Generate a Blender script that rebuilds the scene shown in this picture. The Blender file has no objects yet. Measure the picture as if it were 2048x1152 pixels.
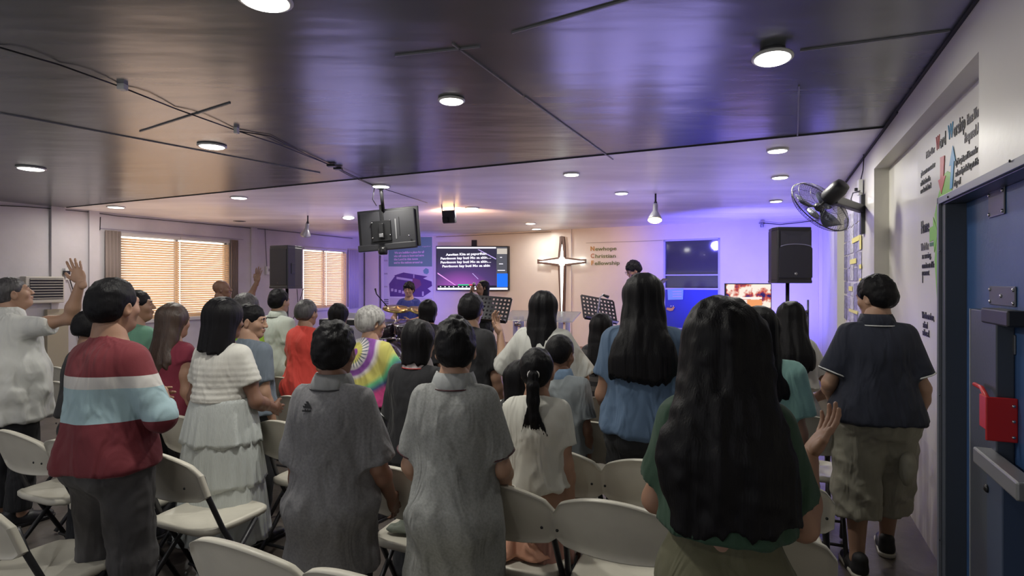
import bpy, math, random
import numpy as np
from mathutils import Vector, Matrix
random.seed(7)
PI = math.pi
SC = bpy.context.scene
COL = SC.collection
F = 1150.0; CX = 1024.0; HY = 563.0; CH = 1.6; CEIL = 1.14

# ------------------------------------------------------------------ camera
cam = bpy.data.cameras.new('camera'); camo = bpy.data.objects.new('camera', cam); COL.objects.link(camo)
camo.location = (0, 0, CH); camo.rotation_euler = (PI/2, 0, 0)
cam.sensor_width = 36; cam.lens = 36*F/2048; cam.shift_y = -13/2048; cam.clip_start = .05; cam.clip_end = 200
SC.camera = camo
# ------------------------------------------------------------------ world: bright hazy daylight outside the windows
w = bpy.data.worlds.new('world'); SC.world = w; w.use_nodes = True
bg = w.node_tree.nodes['Background']; bg.inputs[0].default_value = (1.0, .9, .78, 1); bg.inputs[1].default_value = 3.2
SC.view_settings.view_transform = 'Standard'; SC.view_settings.look = 'None'; SC.view_settings.gamma = 1
SC.view_settings.use_curve_mapping = False
SC.view_settings.exposure = 0.32

TH = math.atan(.455)
D = Vector((math.cos(TH), -math.sin(TH), 0)); S = Vector((math.sin(TH), math.cos(TH), 0))   # room axes: D to the right wall, S towards the stage
DR = .747; DL = -10.0; SB = -2.2
def room(d, s, z=0): return D*d + S*s + Vector((0, 0, z))
RMAT = Matrix.Rotation(-TH, 4, 'Z')
BC = Vector((5.44, 10.16, 0)); BN = Vector((-.494, -.869, 0)).normalized(); BT = Vector((.869, -.494, 0)).normalized()
def ray(px, py): return Vector(((px-CX)/F, 1, (HY-py)/F))
def at(px, py, Z): return ray(px, py)*Z + Vector((0, 0, CH))
def on_back(px, py, off=0):
    r = ray(px, py); P = BC+BN*off; t = P.dot(BN)/Vector((r.x, r.y, 0)).dot(BN); return r*t + Vector((0, 0, CH))
def on_d(px, py, d):
    r = ray(px, py); t = d/Vector((r.x, r.y, 0)).dot(D); return r*t + Vector((0, 0, CH))
def on_ceil(px, py, H=CEIL): return at(px, py, F*H/(HY-py))

# ------------------------------------------------------------------ lights of the place, and added fills
def light(kind, name, loc, target, power, color, size=.3, spot=None, blend=.6):
    l = bpy.data.lights.new(name, kind); l.energy = power; l.color = color
    if kind == 'AREA': l.shape = 'DISK'; l.size = size
    elif kind == 'SPOT': l.spot_size = math.radians(spot); l.spot_blend = blend; l.shadow_soft_size = size
    else: l.shadow_soft_size = size
    o = bpy.data.objects.new(name, l); COL.objects.link(o); o.location = loc
    if target is not None: o.rotation_euler = (Vector(target)-Vector(loc)).to_track_quat('-Z', 'Y').to_euler()
    return o
DOWN = [(530, -5, .19), (903, 198, .15), (1545, 100, .17), (424, 290, .2), (62, 335, .22), (478, 394, .2), (232, 413, .22),
        (697, 434, .2), (762, 371, .2), (944, 415, .2), (1143, 347, .16), (1243, 385, .16), (1555, 299, .16), (1560, 353, .16),
        (1552, 401, .16), (1061, 446, .19), (1073, 457, .2)]
for i, (px, py, dia) in enumerate(DOWN):
    p = on_ceil(px, py)
    pw = 15 if py < 300 else 10
    light('AREA', 'downlight_lamp', (p.x, p.y, p.z-.05), (p.x, p.y, 0), pw, (1.0, .97, .88), .14)
for d_, s_ in ((-.6, -.9), (-2.6, -.6), (-4.8, -.4), (-1.6, 1.1), (-3.6, 1.2), (-6.5, .8)):      # the same lamps go on behind the viewer
    p = room(d_, s_, 2.68); light('AREA', 'downlight_lamp', p, (p.x, p.y, 0), 4.5, (1.0, .97, .9), .14)
# added soft fill behind the viewer; the rear wall has no opening
dl = bpy.data.lights.new('rear_fill_panel', 'AREA'); dl.shape = 'RECTANGLE'; dl.size = 7.5; dl.size_y = 1.5; dl.energy = 26; dl.color = (.92, .96, 1.0)
dlo = bpy.data.objects.new('rear_fill_panel', dl); COL.objects.link(dlo); dlo.location = room(-4.2, -2.05, 1.35); dlo.rotation_euler = (S*1+Vector((0, 0, .22))).to_track_quat('-Z', 'Y').to_euler()
BLUE = (.16, .14, 1.0)
light('SPOT', 'ceiling_fill_stage', (-2.2, 9.3, .45), (-2.4, 8.6, 2.7), 190, (.50, .45, 1.0), 1.1, 150, .7)  # this and the next are added uplights that brighten and tint the ceiling
light('SPOT', 'ceiling_fill_stage', (1.6, 7.6, .45), (1.2, 6.6, 2.7), 170, (.42, .37, 1.0), 1.1, 150, .7)
light('SPOT', 'ceiling_fill_side', (-5.4, 9.6, .4), (-5.2, 8.8, 2.7), 95, (1.0, .72, .55), 1.1, 150, .7)  # added warm uplight, gives the ceiling its orange streak
light('SPOT', 'blue_stage_wash_right', (3.3, 8.6, .5), on_back(1540, 470), 620, BLUE, .12, 105, .9)
light('SPOT', 'blue_stage_wash_door', (2.2, 9.0, 2.45), on_back(1420, 600), 130, BLUE, .1, 100, .9)
light('SPOT', 'blue_stage_wash_left', (-2.3, 11.9, .5), on_back(790, 540), 210, BLUE, .1, 95, .9)
light('SPOT', 'blue_stage_wash_poster', (-1.6, 10.5, 2.5), on_back(830, 640), 90, BLUE, .1, 80, .9)
light('SPOT', 'warm_par_lamp', at(1309, 437, 7.4), on_back(1230, 560), 270, (1.0, .61, .36), .05, 115, .8)
light('SPOT', 'amber_flood_lamp', at(899, 434, 8.72), on_back(1010, 560), 215, (1.0, .61, .36), .06, 125, .8)
light('POINT', 'amber_flood_spill', at(899, 438, 9.0), None, 5, (1.0, .55, .2), .16)

# ------------------------------------------------------------------ materials
MATS = {}
def nt(m): return m.node_tree.nodes, m.node_tree.links
def mat(name, col, rough=.6, metal=0, bump=0, bscale=60, vary=0, vscale=8, emit=0, ecol=None, trans=0, alpha=1, stretch=None, spec=.5, coat=0, sheen=0, bdist=.01):
    if name in MATS: return MATS[name]
    m = bpy.data.materials.new(name); m.use_nodes = True; N, L = nt(m); b = N['Principled BSDF']
    b.inputs['Base Color'].default_value = (*col, 1); b.inputs['Roughness'].default_value = rough; b.inputs['Metallic'].default_value = metal
    b.inputs['Specular IOR Level'].default_value = spec
    if coat: b.inputs['Coat Weight'].default_value = coat
    if sheen: b.inputs['Sheen Weight'].default_value = sheen; b.inputs['Sheen Roughness'].default_value = .5
    if trans: b.inputs['Transmission Weight'].default_value = trans
    if alpha < 1: b.inputs['Alpha'].default_value = alpha
    if emit: b.inputs['Emission Color'].default_value = (*(ecol or col), 1); b.inputs['Emission Strength'].default_value = emit
    if bump or vary:
        tc = N.new('ShaderNodeTexCoord'); mp = N.new('ShaderNodeMapping'); L.new(tc.outputs['Object'], mp.inputs[0])
        if stretch: mp.inputs['Scale'].default_value = stretch
    if bump:
        n = N.new('ShaderNodeTexNoise'); n.inputs['Scale'].default_value = bscale; n.inputs['Detail'].default_value = 4
        L.new(mp.outputs[0], n.inputs['Vector']); bp = N.new('ShaderNodeBump'); bp.inputs['Strength'].default_value = bump; bp.inputs['Distance'].default_value = bdist
        L.new(n.outputs['Fac'], bp.inputs['Height']); L.new(bp.outputs[0], b.inputs['Normal'])
    if vary:
        n = N.new('ShaderNodeTexNoise'); n.inputs['Scale'].default_value = vscale; n.inputs['Detail'].default_value = 5
        L.new(mp.outputs[0], n.inputs['Vector']); r = N.new('ShaderNodeValToRGB')
        r.color_ramp.elements[0].color = (*[c*(1-vary) for c in col], 1); r.color_ramp.elements[1].color = (*[min(1, c*(1+vary*.6)) for c in col], 1)
        r.color_ramp.elements[0].position = .3; r.color_ramp.elements[1].position = .7
        L.new(n.outputs['Fac'], r.inputs[0]); L.new(r.outputs[0], b.inputs['Base Color'])
    MATS[name] = m; return m
def ramp_z(m, stops, const=True):          # horizontal bands sewn or painted into the thing itself
    N, L = nt(m); b = N['Principled BSDF']; tc = N.new('ShaderNodeTexCoord'); sp = N.new('ShaderNodeSeparateXYZ'); L.new(tc.outputs['Object'], sp.inputs[0])
    mr = N.new('ShaderNodeMapRange'); mr.inputs['From Max'].default_value = 2.0; L.new(sp.outputs['Z'], mr.inputs['Value'])
    r = N.new('ShaderNodeValToRGB'); r.color_ramp.interpolation = 'CONSTANT' if const else 'LINEAR'
    e = r.color_ramp.elements
    while len(e) > 1: e.remove(e[0])
    e[0].position = stops[0][0]/2; e[0].color = (*stops[0][1], 1)
    for z, c in stops[1:]: k = e.new(z/2); k.color = (*c, 1)
    L.new(mr.outputs[0], r.inputs[0]); L.new(r.outputs[0], b.inputs['Base Color'])
def emis(name, col, st):
    if name in MATS: return MATS[name]
    m = bpy.data.materials.new(name); m.use_nodes = True; N, L = nt(m); N.clear(); e = N.new('ShaderNodeEmission'); o = N.new('ShaderNodeOutputMaterial')
    e.inputs[0].default_value = (*col, 1); e.inputs[1].default_value = st; L.new(e.outputs[0], o.inputs[0]); MATS[name] = m; return m

WALL = mat('lavender_white_wall_paint', (.62, .59, .62), .5, bump=.15, bscale=14, vary=.1, vscale=2)
WALLR = mat('cream_wall_paint', (.62, .6, .54), .4, bump=.2, bscale=10, vary=.12, vscale=3)
WALLB = mat('back_wall_paint', (.66, .6, .56), .35, bump=.1, bscale=6, vary=.05, vscale=2)
TRIM = mat('trim_white', (.62, .6, .58), .45)
BLACKP = mat('black_plastic', (.018, .018, .022), .45)
BLACKM = mat('black_metal', (.02, .02, .022), .35, metal=.4)
GREYM = mat('grey_metal', (.3, .3, .31), .4, metal=.7)
WHITEP = mat('white_plastic', (.7, .7, .68), .4)
GLASSC = mat('clear_acrylic', (.75, .85, .85), .08, trans=.85, alpha=.75)
RESIN = mat('chair_resin', (.60, .57, .49), .42, bump=.12, bscale=220, vary=.06, vscale=9, bdist=.002)
CHROME = mat('chrome', (.7, .7, .72), .18, metal=1)
SKIN = mat('skin_tan', (.30, .165, .108), .5, bump=.05, bscale=120, bdist=.002)
SKIND = mat('skin_brown', (.19, .095, .062), .5, bump=.05, bscale=120, bdist=.002)
SKINL = mat('skin_light', (.38, .222, .15), .5, bump=.05, bscale=120, bdist=.002)
HAIRB = mat('hair_black', (.006, .0055, .007), .5, bump=.4, bscale=70, stretch=(3, 3, .16), bdist=.005, spec=.16)
HAIRBR = mat('hair_brown', (.05, .028, .02), .42, bump=.5, bscale=70, stretch=(3, 3, .16), bdist=.006, vary=.4, vscale=12)
HAIRG = mat('hair_grey', (.36, .35, .34), .5, bump=.5, bscale=60, stretch=(3, 3, .2), bdist=.005, vary=.45, vscale=25)
HAIRDG = mat('hair_dark_grey', (.06, .055, .06), .45, bump=.5, bscale=60, stretch=(3, 3, .2), bdist=.005, vary=.6, vscale=25)
EYEW = mat('eye_white', (.7, .68, .65), .25); EYED = mat('eye_iris', (.02, .012, .01), .15)
LIP = mat('lips', (.33, .12, .10), .45)

# glossy painted ceilings; the dark one mirrors windows and stage in streaks
def ceiling_mat(name, col, rough, amt):
    m = mat(name, col, rough, spec=.95); N, L = nt(m); b = N['Principled BSDF']
    tc = N.new('ShaderNodeTexCoord'); mp = N.new('ShaderNodeMapping'); mp.inputs['Scale'].default_value = (.45, 1.5, 1); L.new(tc.outputs['Object'], mp.inputs[0])
    n1 = N.new('ShaderNodeTexNoise'); n1.inputs['Scale'].default_value = 1.3; n1.inputs['Detail'].default_value = 3; L.new(mp.outputs[0], n1.inputs['Vector'])
    n2 = N.new('ShaderNodeTexNoise'); n2.inputs['Scale'].default_value = 9; n2.inputs['Detail'].default_value = 5; L.new(mp.outputs[0], n2.inputs['Vector'])
    ad = N.new('ShaderNodeMath'); ad.operation = 'MULTIPLY_ADD'; ad.inputs[1].default_value = .05; L.new(n2.outputs['Fac'], ad.inputs[0]); L.new(n1.outputs['Fac'], ad.inputs[2])
    bp = N.new('ShaderNodeBump'); bp.inputs['Strength'].default_value = amt; bp.inputs['Distance'].default_value = .06; L.new(ad.outputs[0], bp.inputs['Height']); L.new(bp.outputs[0], b.inputs['Normal'])
    r = N.new('ShaderNodeValToRGB'); r.color_ramp.elements[0].position = .3; r.color_ramp.elements[1].position = .72
    r.color_ramp.elements[0].color = (*[c*.8 for c in col], 1); r.color_ramp.elements[1].color = (*[c*1.15 for c in col], 1)
    L.new(n1.outputs['Fac'], r.inputs[0]); L.new(r.outputs[0], b.inputs['Base Color'])
    return m
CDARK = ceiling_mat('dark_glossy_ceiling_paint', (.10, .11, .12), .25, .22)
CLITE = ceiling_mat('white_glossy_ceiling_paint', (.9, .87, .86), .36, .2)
FLOOR = mat('worn_dark_floor', (.10, .085, .075), .33, bump=.2, bscale=25, vary=.45, vscale=3)

# ------------------------------------------------------------------ mesh helpers
def link(name, me, m=None, parent=None, mw=None):
    o = bpy.data.objects.new(name, me); COL.objects.link(o)
    if m is not None:
        for mm in (m if isinstance(m, (list, tuple)) else [m]): me.materials.append(mm)
    if parent is not None: o.parent = parent
    if mw is not None: o.matrix_basis = mw
    return o
def tag(o, label=None, cat=None, group=None, kind=None):
    if label: o['label'] = label
    if cat: o['category'] = cat
    if group: o['group'] = group
    if kind: o['kind'] = kind
    return o
def empty(name, loc=(0, 0, 0), rz=0):
    o = bpy.data.objects.new(name, None); COL.objects.link(o); o.location = loc; o.rotation_euler = (0, 0, rz); o.empty_display_size = .1
    return o
class MB:
    def __init__(s): s.v = []; s.f = []; s.m = []; s.mi = 0; s.sm = []
    def add(s, vs, fs, smooth=False):
        b = len(s.v); s.v += [tuple(v) for v in vs]; s.f += [tuple(i+b for i in f) for f in fs]; s.m += [s.mi]*len(fs); s.sm += [smooth]*len(fs); return s
    def box(s, lo, hi, M=None):
        x0, y0, z0 = lo; x1, y1, z1 = hi
        vs = [Vector(p) for p in ((x0,y0,z0),(x1,y0,z0),(x1,y1,z0),(x0,y1,z0),(x0,y0,z1),(x1,y0,z1),(x1,y1,z1),(x0,y1,z1))]
        if M is not None: vs = [M @ v for v in vs]
        return s.add(vs, [(0,3,2,1),(4,5,6,7),(0,1,5,4),(1,2,6,5),(2,3,7,6),(3,0,4,7)])
    def bar(s, a, b, wd, ht, up=(0, 0, 1)):
        a = Vector(a); b = Vector(b); t = (b-a).normalized(); x = t.cross(Vector(up)).normalized(); u = x.cross(t)
        vs = [p + x*sx*wd/2 + u*su*ht/2 for p in (a, b) for sx, su in ((-1,-1),(1,-1),(1,1),(-1,1))]
        return s.add(vs, [(0,1,2,3),(7,6,5,4),(0,4,5,1),(1,5,6,2),(2,6,7,3),(3,7,4,0)])
    def tube(s, pts, r, n=8, cap=True):
        pts = [Vector(p) for p in pts]; rs = r if isinstance(r, (list, tuple)) else [r]*len(pts)
        t0 = (pts[1]-pts[0]).normalized(); x = t0.orthogonal().normalized(); vs = []; fs = []
        for i, p in enumerate(pts):
            t = (pts[min(i+1, len(pts)-1)]-pts[max(i-1, 0)]).normalized(); x = (x - t*x.dot(t)).normalized(); y = t.cross(x)
            for k in range(n): a = 2*PI*k/n; vs.append(p + (x*math.cos(a)+y*math.sin(a))*rs[i])
        for i in range(len(pts)-1):
            for k in range(n): k2 = (k+1) % n; fs.append((i*n+k, i*n+k2, (i+1)*n+k2, (i+1)*n+k))
        if cap: fs.append(tuple(range(n))[::-1]); fs.append(tuple((len(pts)-1)*n+k for k in range(n)))
        return s.add(vs, fs, True)
    def lathe(s, prof, M=None, n=24):
        vs = []; fs = []; M = M or Matrix()
        for r, z in prof:
            for k in range(n): a = 2*PI*k/n; vs.append(M @ Vector((r*math.cos(a), r*math.sin(a), z)))
        for i in range(len(prof)-1):
            for k in range(n): k2 = (k+1) % n; fs.append((i*n+k, i*n+k2, (i+1)*n+k2, (i+1)*n+k))
        fs.append(tuple(range(n))[::-1]); fs.append(tuple((len(prof)-1)*n+k for k in range(n)))
        return s.add(vs, fs, True)
    def prism(s, pts, off):       # planar polygon given a thickness vector
        n = len(pts); off = Vector(off); vs = [Vector(p) for p in pts] + [Vector(p)+off for p in pts]
        return s.add(vs, [tuple(range(n))[::-1], tuple(range(n, 2*n))] + [(k, (k+1) % n, n+(k+1) % n, n+k) for k in range(n)])
    def build(s, name, m, parent=None, bev=0, mw=None, seg=2):
        me = bpy.data.meshes.new(name); me.from_pydata(s.v, [], s.f)
        me.polygons.foreach_set('material_index', s.m); me.polygons.foreach_set('use_smooth', s.sm); me.update()
        o = link(name, me, m, parent, mw)
        if bev:
            b = o.modifiers.new('b', 'BEVEL'); b.width = bev; b.segments = seg; b.limit_method = 'ANGLE'; b.angle_limit = math.radians(40)
        return o
def struct(o): o['kind'] = 'structure'; return o
def axes(right, up, loc):
    r = Vector(right).normalized(); u = Vector(up).normalized(); n = r.cross(u); M = Matrix((r, u, n)).transposed().to_4x4(); M.translation = Vector(loc); return M
def text(name, s, size, loc, right, up, m, parent=None, extrude=.002, align='LEFT', sx=1, space=1, bold=0):
    c = bpy.data.curves.new('t', 'FONT'); c.body = s; c.size = size; c.extrude = extrude; c.align_x = align; c.space_line = space; c.offset = bold; c.resolution_u = 2
    o = bpy.data.objects.new('t', c); COL.objects.link(o); bpy.context.view_layer.update()
    me = bpy.data.meshes.new_from_object(o.evaluated_get(bpy.context.evaluated_depsgraph_get())); bpy.data.objects.remove(o)
    me.name = name; me.materials.clear(); me.transform(axes(right, up, loc) @ Matrix.Diagonal((sx, 1, 1, 1)))
    return link(name, me, m, parent)

# ------------------------------------------------------------------ field modelling (soft unions meshed by surface nets)
rng = np.random.default_rng(5)
LAT = rng.random((32, 32, 32))
def vnoise(p):
    i = np.floor(p).astype(int); f = p-i; f = f*f*(3-2*f); r = 0
    for a in (0, 1):
        for b in (0, 1):
            for c in (0, 1):
                w_ = (f[:, 0] if a else 1-f[:, 0])*(f[:, 1] if b else 1-f[:, 1])*(f[:, 2] if c else 1-f[:, 2])
                r = r + w_*LAT[(i[:, 0]+a) % 32, (i[:, 1]+b) % 32, (i[:, 2]+c) % 32]
    return r*2-1
def cone(a, b, ra, rb, sc=(1, 1, 1), k=.03, cuta=False, cutb=False):
    return ('c', np.array(a, float), np.array(b, float), ra, rb, np.array(sc, float), k, cuta, cutb)
def ell(c, r, k=.03, R=None): return ('e', np.array(c, float), np.array(r, float), k, R)
def sub(p): return ('s', p)
def plane(n, c, k=.005): return ('p', np.array(n, float), c, k)      # removes where n.p > c
def bounds(p):
    if p[0] == 'c':
        e0 = p[3]*p[5]; e1 = p[4]*p[5]; return np.minimum(p[1]-e0, p[2]-e1), np.maximum(p[1]+e0, p[2]+e1)
    if p[0] == 'e':
        r = p[2] if p[4] is None else np.full(3, p[2].max()); return p[1]-r, p[1]+r
def evalp(p, X, Y, Z):
    if p[0] == 'c':
        _, a, b, ra, rb, sc, k, ca, cb = p; ab = b-a; L = float(ab@ab); dx = X-a[0]; dy = Y-a[1]; dz = Z-a[2]
        t = (dx*ab[0]+dy*ab[1]+dz*ab[2])/L; tc = np.clip(t, 0, 1)
        q = ((dx-tc*ab[0])/sc[0])**2+((dy-tc*ab[1])/sc[1])**2+((dz-tc*ab[2])/sc[2])**2
        d = (np.sqrt(q)-(ra+(rb-ra)*tc))*sc.min(); l = math.sqrt(L)
        if cb: d = np.maximum(d, (t-1)*l)
        if ca: d = np.maximum(d, -t*l)
        return d
    if p[0] == 'e':
        _, c, r, k, R = p; x = X-c[0]; y = Y-c[1]; z = Z-c[2]
        if R is not None:
            x, y, z = (R[0][0]*x+R[1][0]*y+R[2][0]*z, R[0][1]*x+R[1][1]*y+R[2][1]*z, R[0][2]*x+R[1][2]*y+R[2][2]*z)
        k0 = np.sqrt((x/r[0])**2+(y/r[1])**2+(z/r[2])**2); k1 = np.sqrt((x/r[0]**2)**2+(y/r[1]**2)**2+(z/r[2]**2)**2)+1e-9
        return k0*(k0-1)/k1
def field(prims, h):
    bs = [bounds(p) for p in prims if p[0] in 'ce']; lo = np.min([b[0] for b in bs], 0)-4*h; hi = np.max([b[1] for b in bs], 0)+4*h
    n = np.ceil((hi-lo)/h).astype(int)+1; A = [lo[i]+h*np.arange(n[i]) for i in range(3)]; G = np.full(n, 1.0, np.float32)
    for p in prims:
        if p[0] == 'p':
            d = (p[1][0]*A[0][:, None, None]+p[1][1]*A[1][None, :, None]+p[1][2]*A[2][None, None, :])-p[2]; G = np.maximum(G, d); continue
        q = p[1] if p[0] == 's' else p; k = q[6] if q[0] == 'c' else q[3]; b0, b1 = bounds(q)
        i0 = np.clip(np.floor((b0-k-3*h-lo)/h).astype(int), 0, n-1); i1 = np.clip(np.ceil((b1+k+3*h-lo)/h).astype(int)+1, 1, n)
        if (i1 <= i0).any(): continue
        sl = tuple(slice(i0[i], i1[i]) for i in range(3))
        d = evalp(q, A[0][sl[0]][:, None, None], A[1][sl[1]][None, :, None], A[2][sl[2]][None, None, :]); g = G[sl]
        if p[0] == 's':
            hh = np.maximum(k-np.abs(g+d), 0)/k; G[sl] = np.maximum(g, -d)+hh*hh*k/4
        else:
            hh = np.maximum(k-np.abs(g-d), 0)/k; G[sl] = np.minimum(g, d)-hh*hh*k/4
    return G, lo
def surfnet(G, lo, h):
    Sg = G < 0; c = np.zeros(np.array(G.shape)-1, np.uint8); cor = [(a, b, d) for a in (0, 1) for b in (0, 1) for d in (0, 1)]
    nx, ny, nz = c.shape
    for a, b, d in cor: c += Sg[a:a+nx, b:b+ny, d:d+nz]
    act = (c > 0) & (c < 8); I = np.argwhere(act); vals = {q: G[I[:, 0]+q[0], I[:, 1]+q[1], I[:, 2]+q[2]] for q in cor}
    P = np.zeros((len(I), 3)); cnt = np.zeros(len(I))
    for q in cor:
        for ax in range(3):
            if q[ax]: continue
            r = list(q); r[ax] = 1; r = tuple(r); u = vals[q]; v = vals[r]; m = (u < 0) != (v < 0); t = np.where(m, u/np.where(m, u-v, 1), 0)
            for j in range(3): P[:, j] += np.where(m, q[j]+(t if j == ax else 0), 0)
            cnt += m
    P = (P/cnt[:, None]+I)*h+lo; vid = np.full(c.shape, -1, int); vid[act] = np.arange(len(I)); Q = []
    for ax in range(3):
        o1, o2 = [(1, 2), (2, 0), (0, 1)][ax]; s0 = [slice(None)]*3; s1 = [slice(None)]*3; s0[ax] = slice(0, -1); s1[ax] = slice(1, None)
        a = Sg[tuple(s0)]; b = Sg[tuple(s1)]; E = np.argwhere(a != b); E = E[(E[:, o1] > 0) & (E[:, o2] > 0) & (E[:, o1] < c.shape[o1]) & (E[:, o2] < c.shape[o2])]
        flip = a[E[:, 0], E[:, 1], E[:, 2]]
        def cell(d1, d2): T = E.copy(); T[:, o1] -= d1; T[:, o2] -= d2; return vid[T[:, 0], T[:, 1], T[:, 2]]
        q = np.stack([cell(1, 1), cell(0, 1), cell(0, 0), cell(1, 0)], 1); q[~flip] = q[~flip][:, ::-1]; Q.append(q)
    return P, np.concatenate(Q)
def shape(prims, h):
    G, lo = field(prims, h); return surfnet(G, lo, h)
def npmesh(name, parts, mats, parent=None, disp=None, scale=1.0, smooth=True):
    """parts: list of (verts, quads, material index) joined into one mesh"""
    V = np.concatenate([p[0] for p in parts]); off = 0; Q = []; M = []
    for v, q, mi in parts: Q.append(q+off); M.append(np.full(len(q), mi)); off += len(v)
    Q = np.concatenate(Q); M = np.concatenate(M); me = bpy.data.meshes.new(name)
    me.vertices.add(len(V)); me.vertices.foreach_set('co', (V*scale).astype(np.float32).ravel()); me.loops.add(Q.size); me.loops.foreach_set('vertex_index', Q.astype(np.int32).ravel())
    me.polygons.add(len(Q)); me.polygons.foreach_set('loop_start', np.arange(0, Q.size, 4, dtype=np.int32)); me.polygons.foreach_set('material_index', M.astype(np.int32))
    me.polygons.foreach_set('use_smooth', np.full(len(Q), smooth)); me.update(calc_edges=True); me.validate()
    if disp is not None:
        nr = np.zeros(len(V)*3, np.float32); me.vertex_normals.foreach_get('vector', nr); nr = nr.reshape(-1, 3).astype(float)
        V = disp(V, nr); me.vertices.foreach_set('co', (V*scale).astype(np.float32).ravel()); me.update()
    return link(name, me, mats, parent)
def xf(V, M): A = np.array(M); return V@A[:3, :3].T+A[:3, 3]

# --- head, face and hands, modelled once in their own frames
def rotm(ax, deg): return np.array(Matrix.Rotation(math.radians(deg), 3, ax))
HEAD = shape([ell((0, -.012, .03), (.074, .092, .084)), ell((0, .022, -.03), (.061, .066, .078), .04), ell((0, .055, -.088), (.034, .032, .026), .04),
    cone((-.036, .076, .026), (.036, .076, .026), .014, .014, k=.02), ell((-.04, .06, -.022), (.022, .02, .02), .03), ell((.04, .06, -.022), (.022, .02, .02), .03),
    sub(ell((-.031, .098, .008), (.017, .014, .011), .014)), sub(ell((.031, .098, .008), (.017, .014, .011), .014)),
    ell((-.031, .08, .008), (.0135, .0125, .0105), .004), ell((.031, .08, .008), (.0135, .0125, .0105), .004),
    cone((0, .087, .014), (0, .106, -.024), .008, .012, k=.012), ell((-.012, .1, -.028), (.008, .009, .007), .008), ell((.012, .1, -.028), (.008, .009, .007), .008),
    ell((0, .09, -.05), (.023, .011, .0065), .008), ell((0, .088, -.061), (.019, .011, .0075), .008),
    ell((-.077, -.004, -.006), (.0095, .021, .032), .008, rotm('Z', 22)), ell((.077, -.004, -.006), (.0095, .021, .032), .008, rotm('Z', -22)),
    sub(ell((-.087, .0, -.004), (.006, .011, .018), .006)), sub(ell((.087, .0, -.004), (.006, .011, .018), .006)),
    cone((0, -.012, -.06), (0, -.03, -.15), .054, .052, k=.04)], .004)
def hand(curl, spread=1.0, thumb=0.):
    P = [ell((0, 0, .045), (.038, .0145, .05), .012), cone((0, 0, -.03), (0, 0, .02), .025, .027, (1, .75, 1), .015), ell((-.027, .008, .035), (.017, .014, .03), .012)]
    for i, (x, z, L) in enumerate([(-.0285, .086, .068), (-.0095, .092, .077), (.0095, .09, .071), (.0275, .081, .056)]):
        a = Vector((x, 0, z)); ang = (x*4.0*spread); cu = curl*(1+.1*i) ; dirc = 0; r = .0088 - (.001 if i == 3 else 0)
        for j, fr in enumerate((.46, .31, .23)):
            dirc += cu*(.55 if j == 0 else 1.0); dv = Vector((math.sin(ang)*math.cos(dirc), math.sin(dirc), math.cos(ang)*math.cos(dirc))); b = a+dv*L*fr*1.1
            P.append(cone(a, b, r, r-.0008, k=.004)); a = b; r -= .0008
    a = Vector((-.03, .008, .02)); b = Vector((-.055, .018+thumb*.02, .052)); c = Vector((-.064+thumb*.012, .026+thumb*.035, .084))
    P += [cone(a, b, .0125, .0105, k=.01), cone(b, c, .0105, .0088, k=.005)]
    return shape(P, .0033)
HANDS = {'open': hand(.10, 1.3), 'relaxed': hand(.38), 'cup': hand(.22, 1.0), 'fist': hand(1.15, .3, 1.0)}
SHOE = shape([cone((0, -.05, .045), (0, .05, .045), .042, .04, (1, 1, 1), .03), cone((0, .04, .035), (0, .15, .03), .045, .038, (1, 1, .85), .03), cone((0, -.06, .05), (0, -.06, .1), .038, .04, k=.02),
    plane((0, 0, -1), -.012)], .006)
def sole_mesh(): return shape([cone((0, -.06, .02), (0, .15, .02), .045, .045, (1.04, 1, 1), .01), plane((0, 0, 1), .026), plane((0, 0, -1), 0)], .006)
SOLE = sole_mesh()

def hair_prims(st):
    k = st.get('style', 'short'); v = st.get('vol', .012); tp = st.get('top', 0); P = [ell((0, -.016, .034+tp/2), (.074+v, .093+v, .084+v+tp/2), .02)]
    face = [sub(ell((0, .112, -.045), (.062, .085, .092), .012)), sub(ell((0, .13, -.01), (.05, .08, .05), .01))]
    if k == 'short':
        P += [ell((0, -.05, -.0), (.07+v*.8, .06+v, .075), .02)]
        P += [sub(ell((0, .1, -.05), (.12, .09, .085), .01)), sub(ell((-.09, .015, -.02), (.024, .028, .04), .008)), sub(ell((.09, .015, -.02), (.024, .028, .04), .008)), plane((0, -.35, -1), .072+st.get('nape', 0))]
    elif k == 'bob':
        L = st.get('len', .2); ww = st.get('w', .1)
        P += [cone((0, -.03, .02), (0, -.05, -L), .085+v, ww, (1.0, .85, 1), .03, cutb=True)]
        P += face+[sub(cone((0, .02, -.06), (0, .05, -L-.1), .055, .075, k=.01))]
    elif k == 'long':
        L = st.get('len', .4); ww = st.get('w', .12); bk = st.get('back', -.125); md = st.get('mid', .088)
        P += [cone((0, -.03, .02), (0, -.07, -.14), .085+v, md, (1.0, .8, 1), .03), cone((0, -.07, -.12), (0, bk, -.3), md, ww, (1, .5, 1), .04), cone((0, bk, -.28), (st.get('sway', 0), bk-.01, -L), ww, ww*st.get('taper', .85), (1, .38, 1), .04, cutb=True)]
        P += face+[sub(cone((0, .03, -.06), (0, .05, -.2), .06, .08, k=.01))]
    elif k == 'pony':
        P += [ell((0, -.05, .0), (.072, .06, .075), .02), sub(ell((0, .1, -.05), (.12, .085, .085), .01)), sub(ell((-.09, .01, -.02), (.026, .03, .04), .008)), sub(ell((.09, .01, -.02), (.026, .03, .04), .008)), plane((0, -.2, -1), .085)]
    return P
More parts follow.
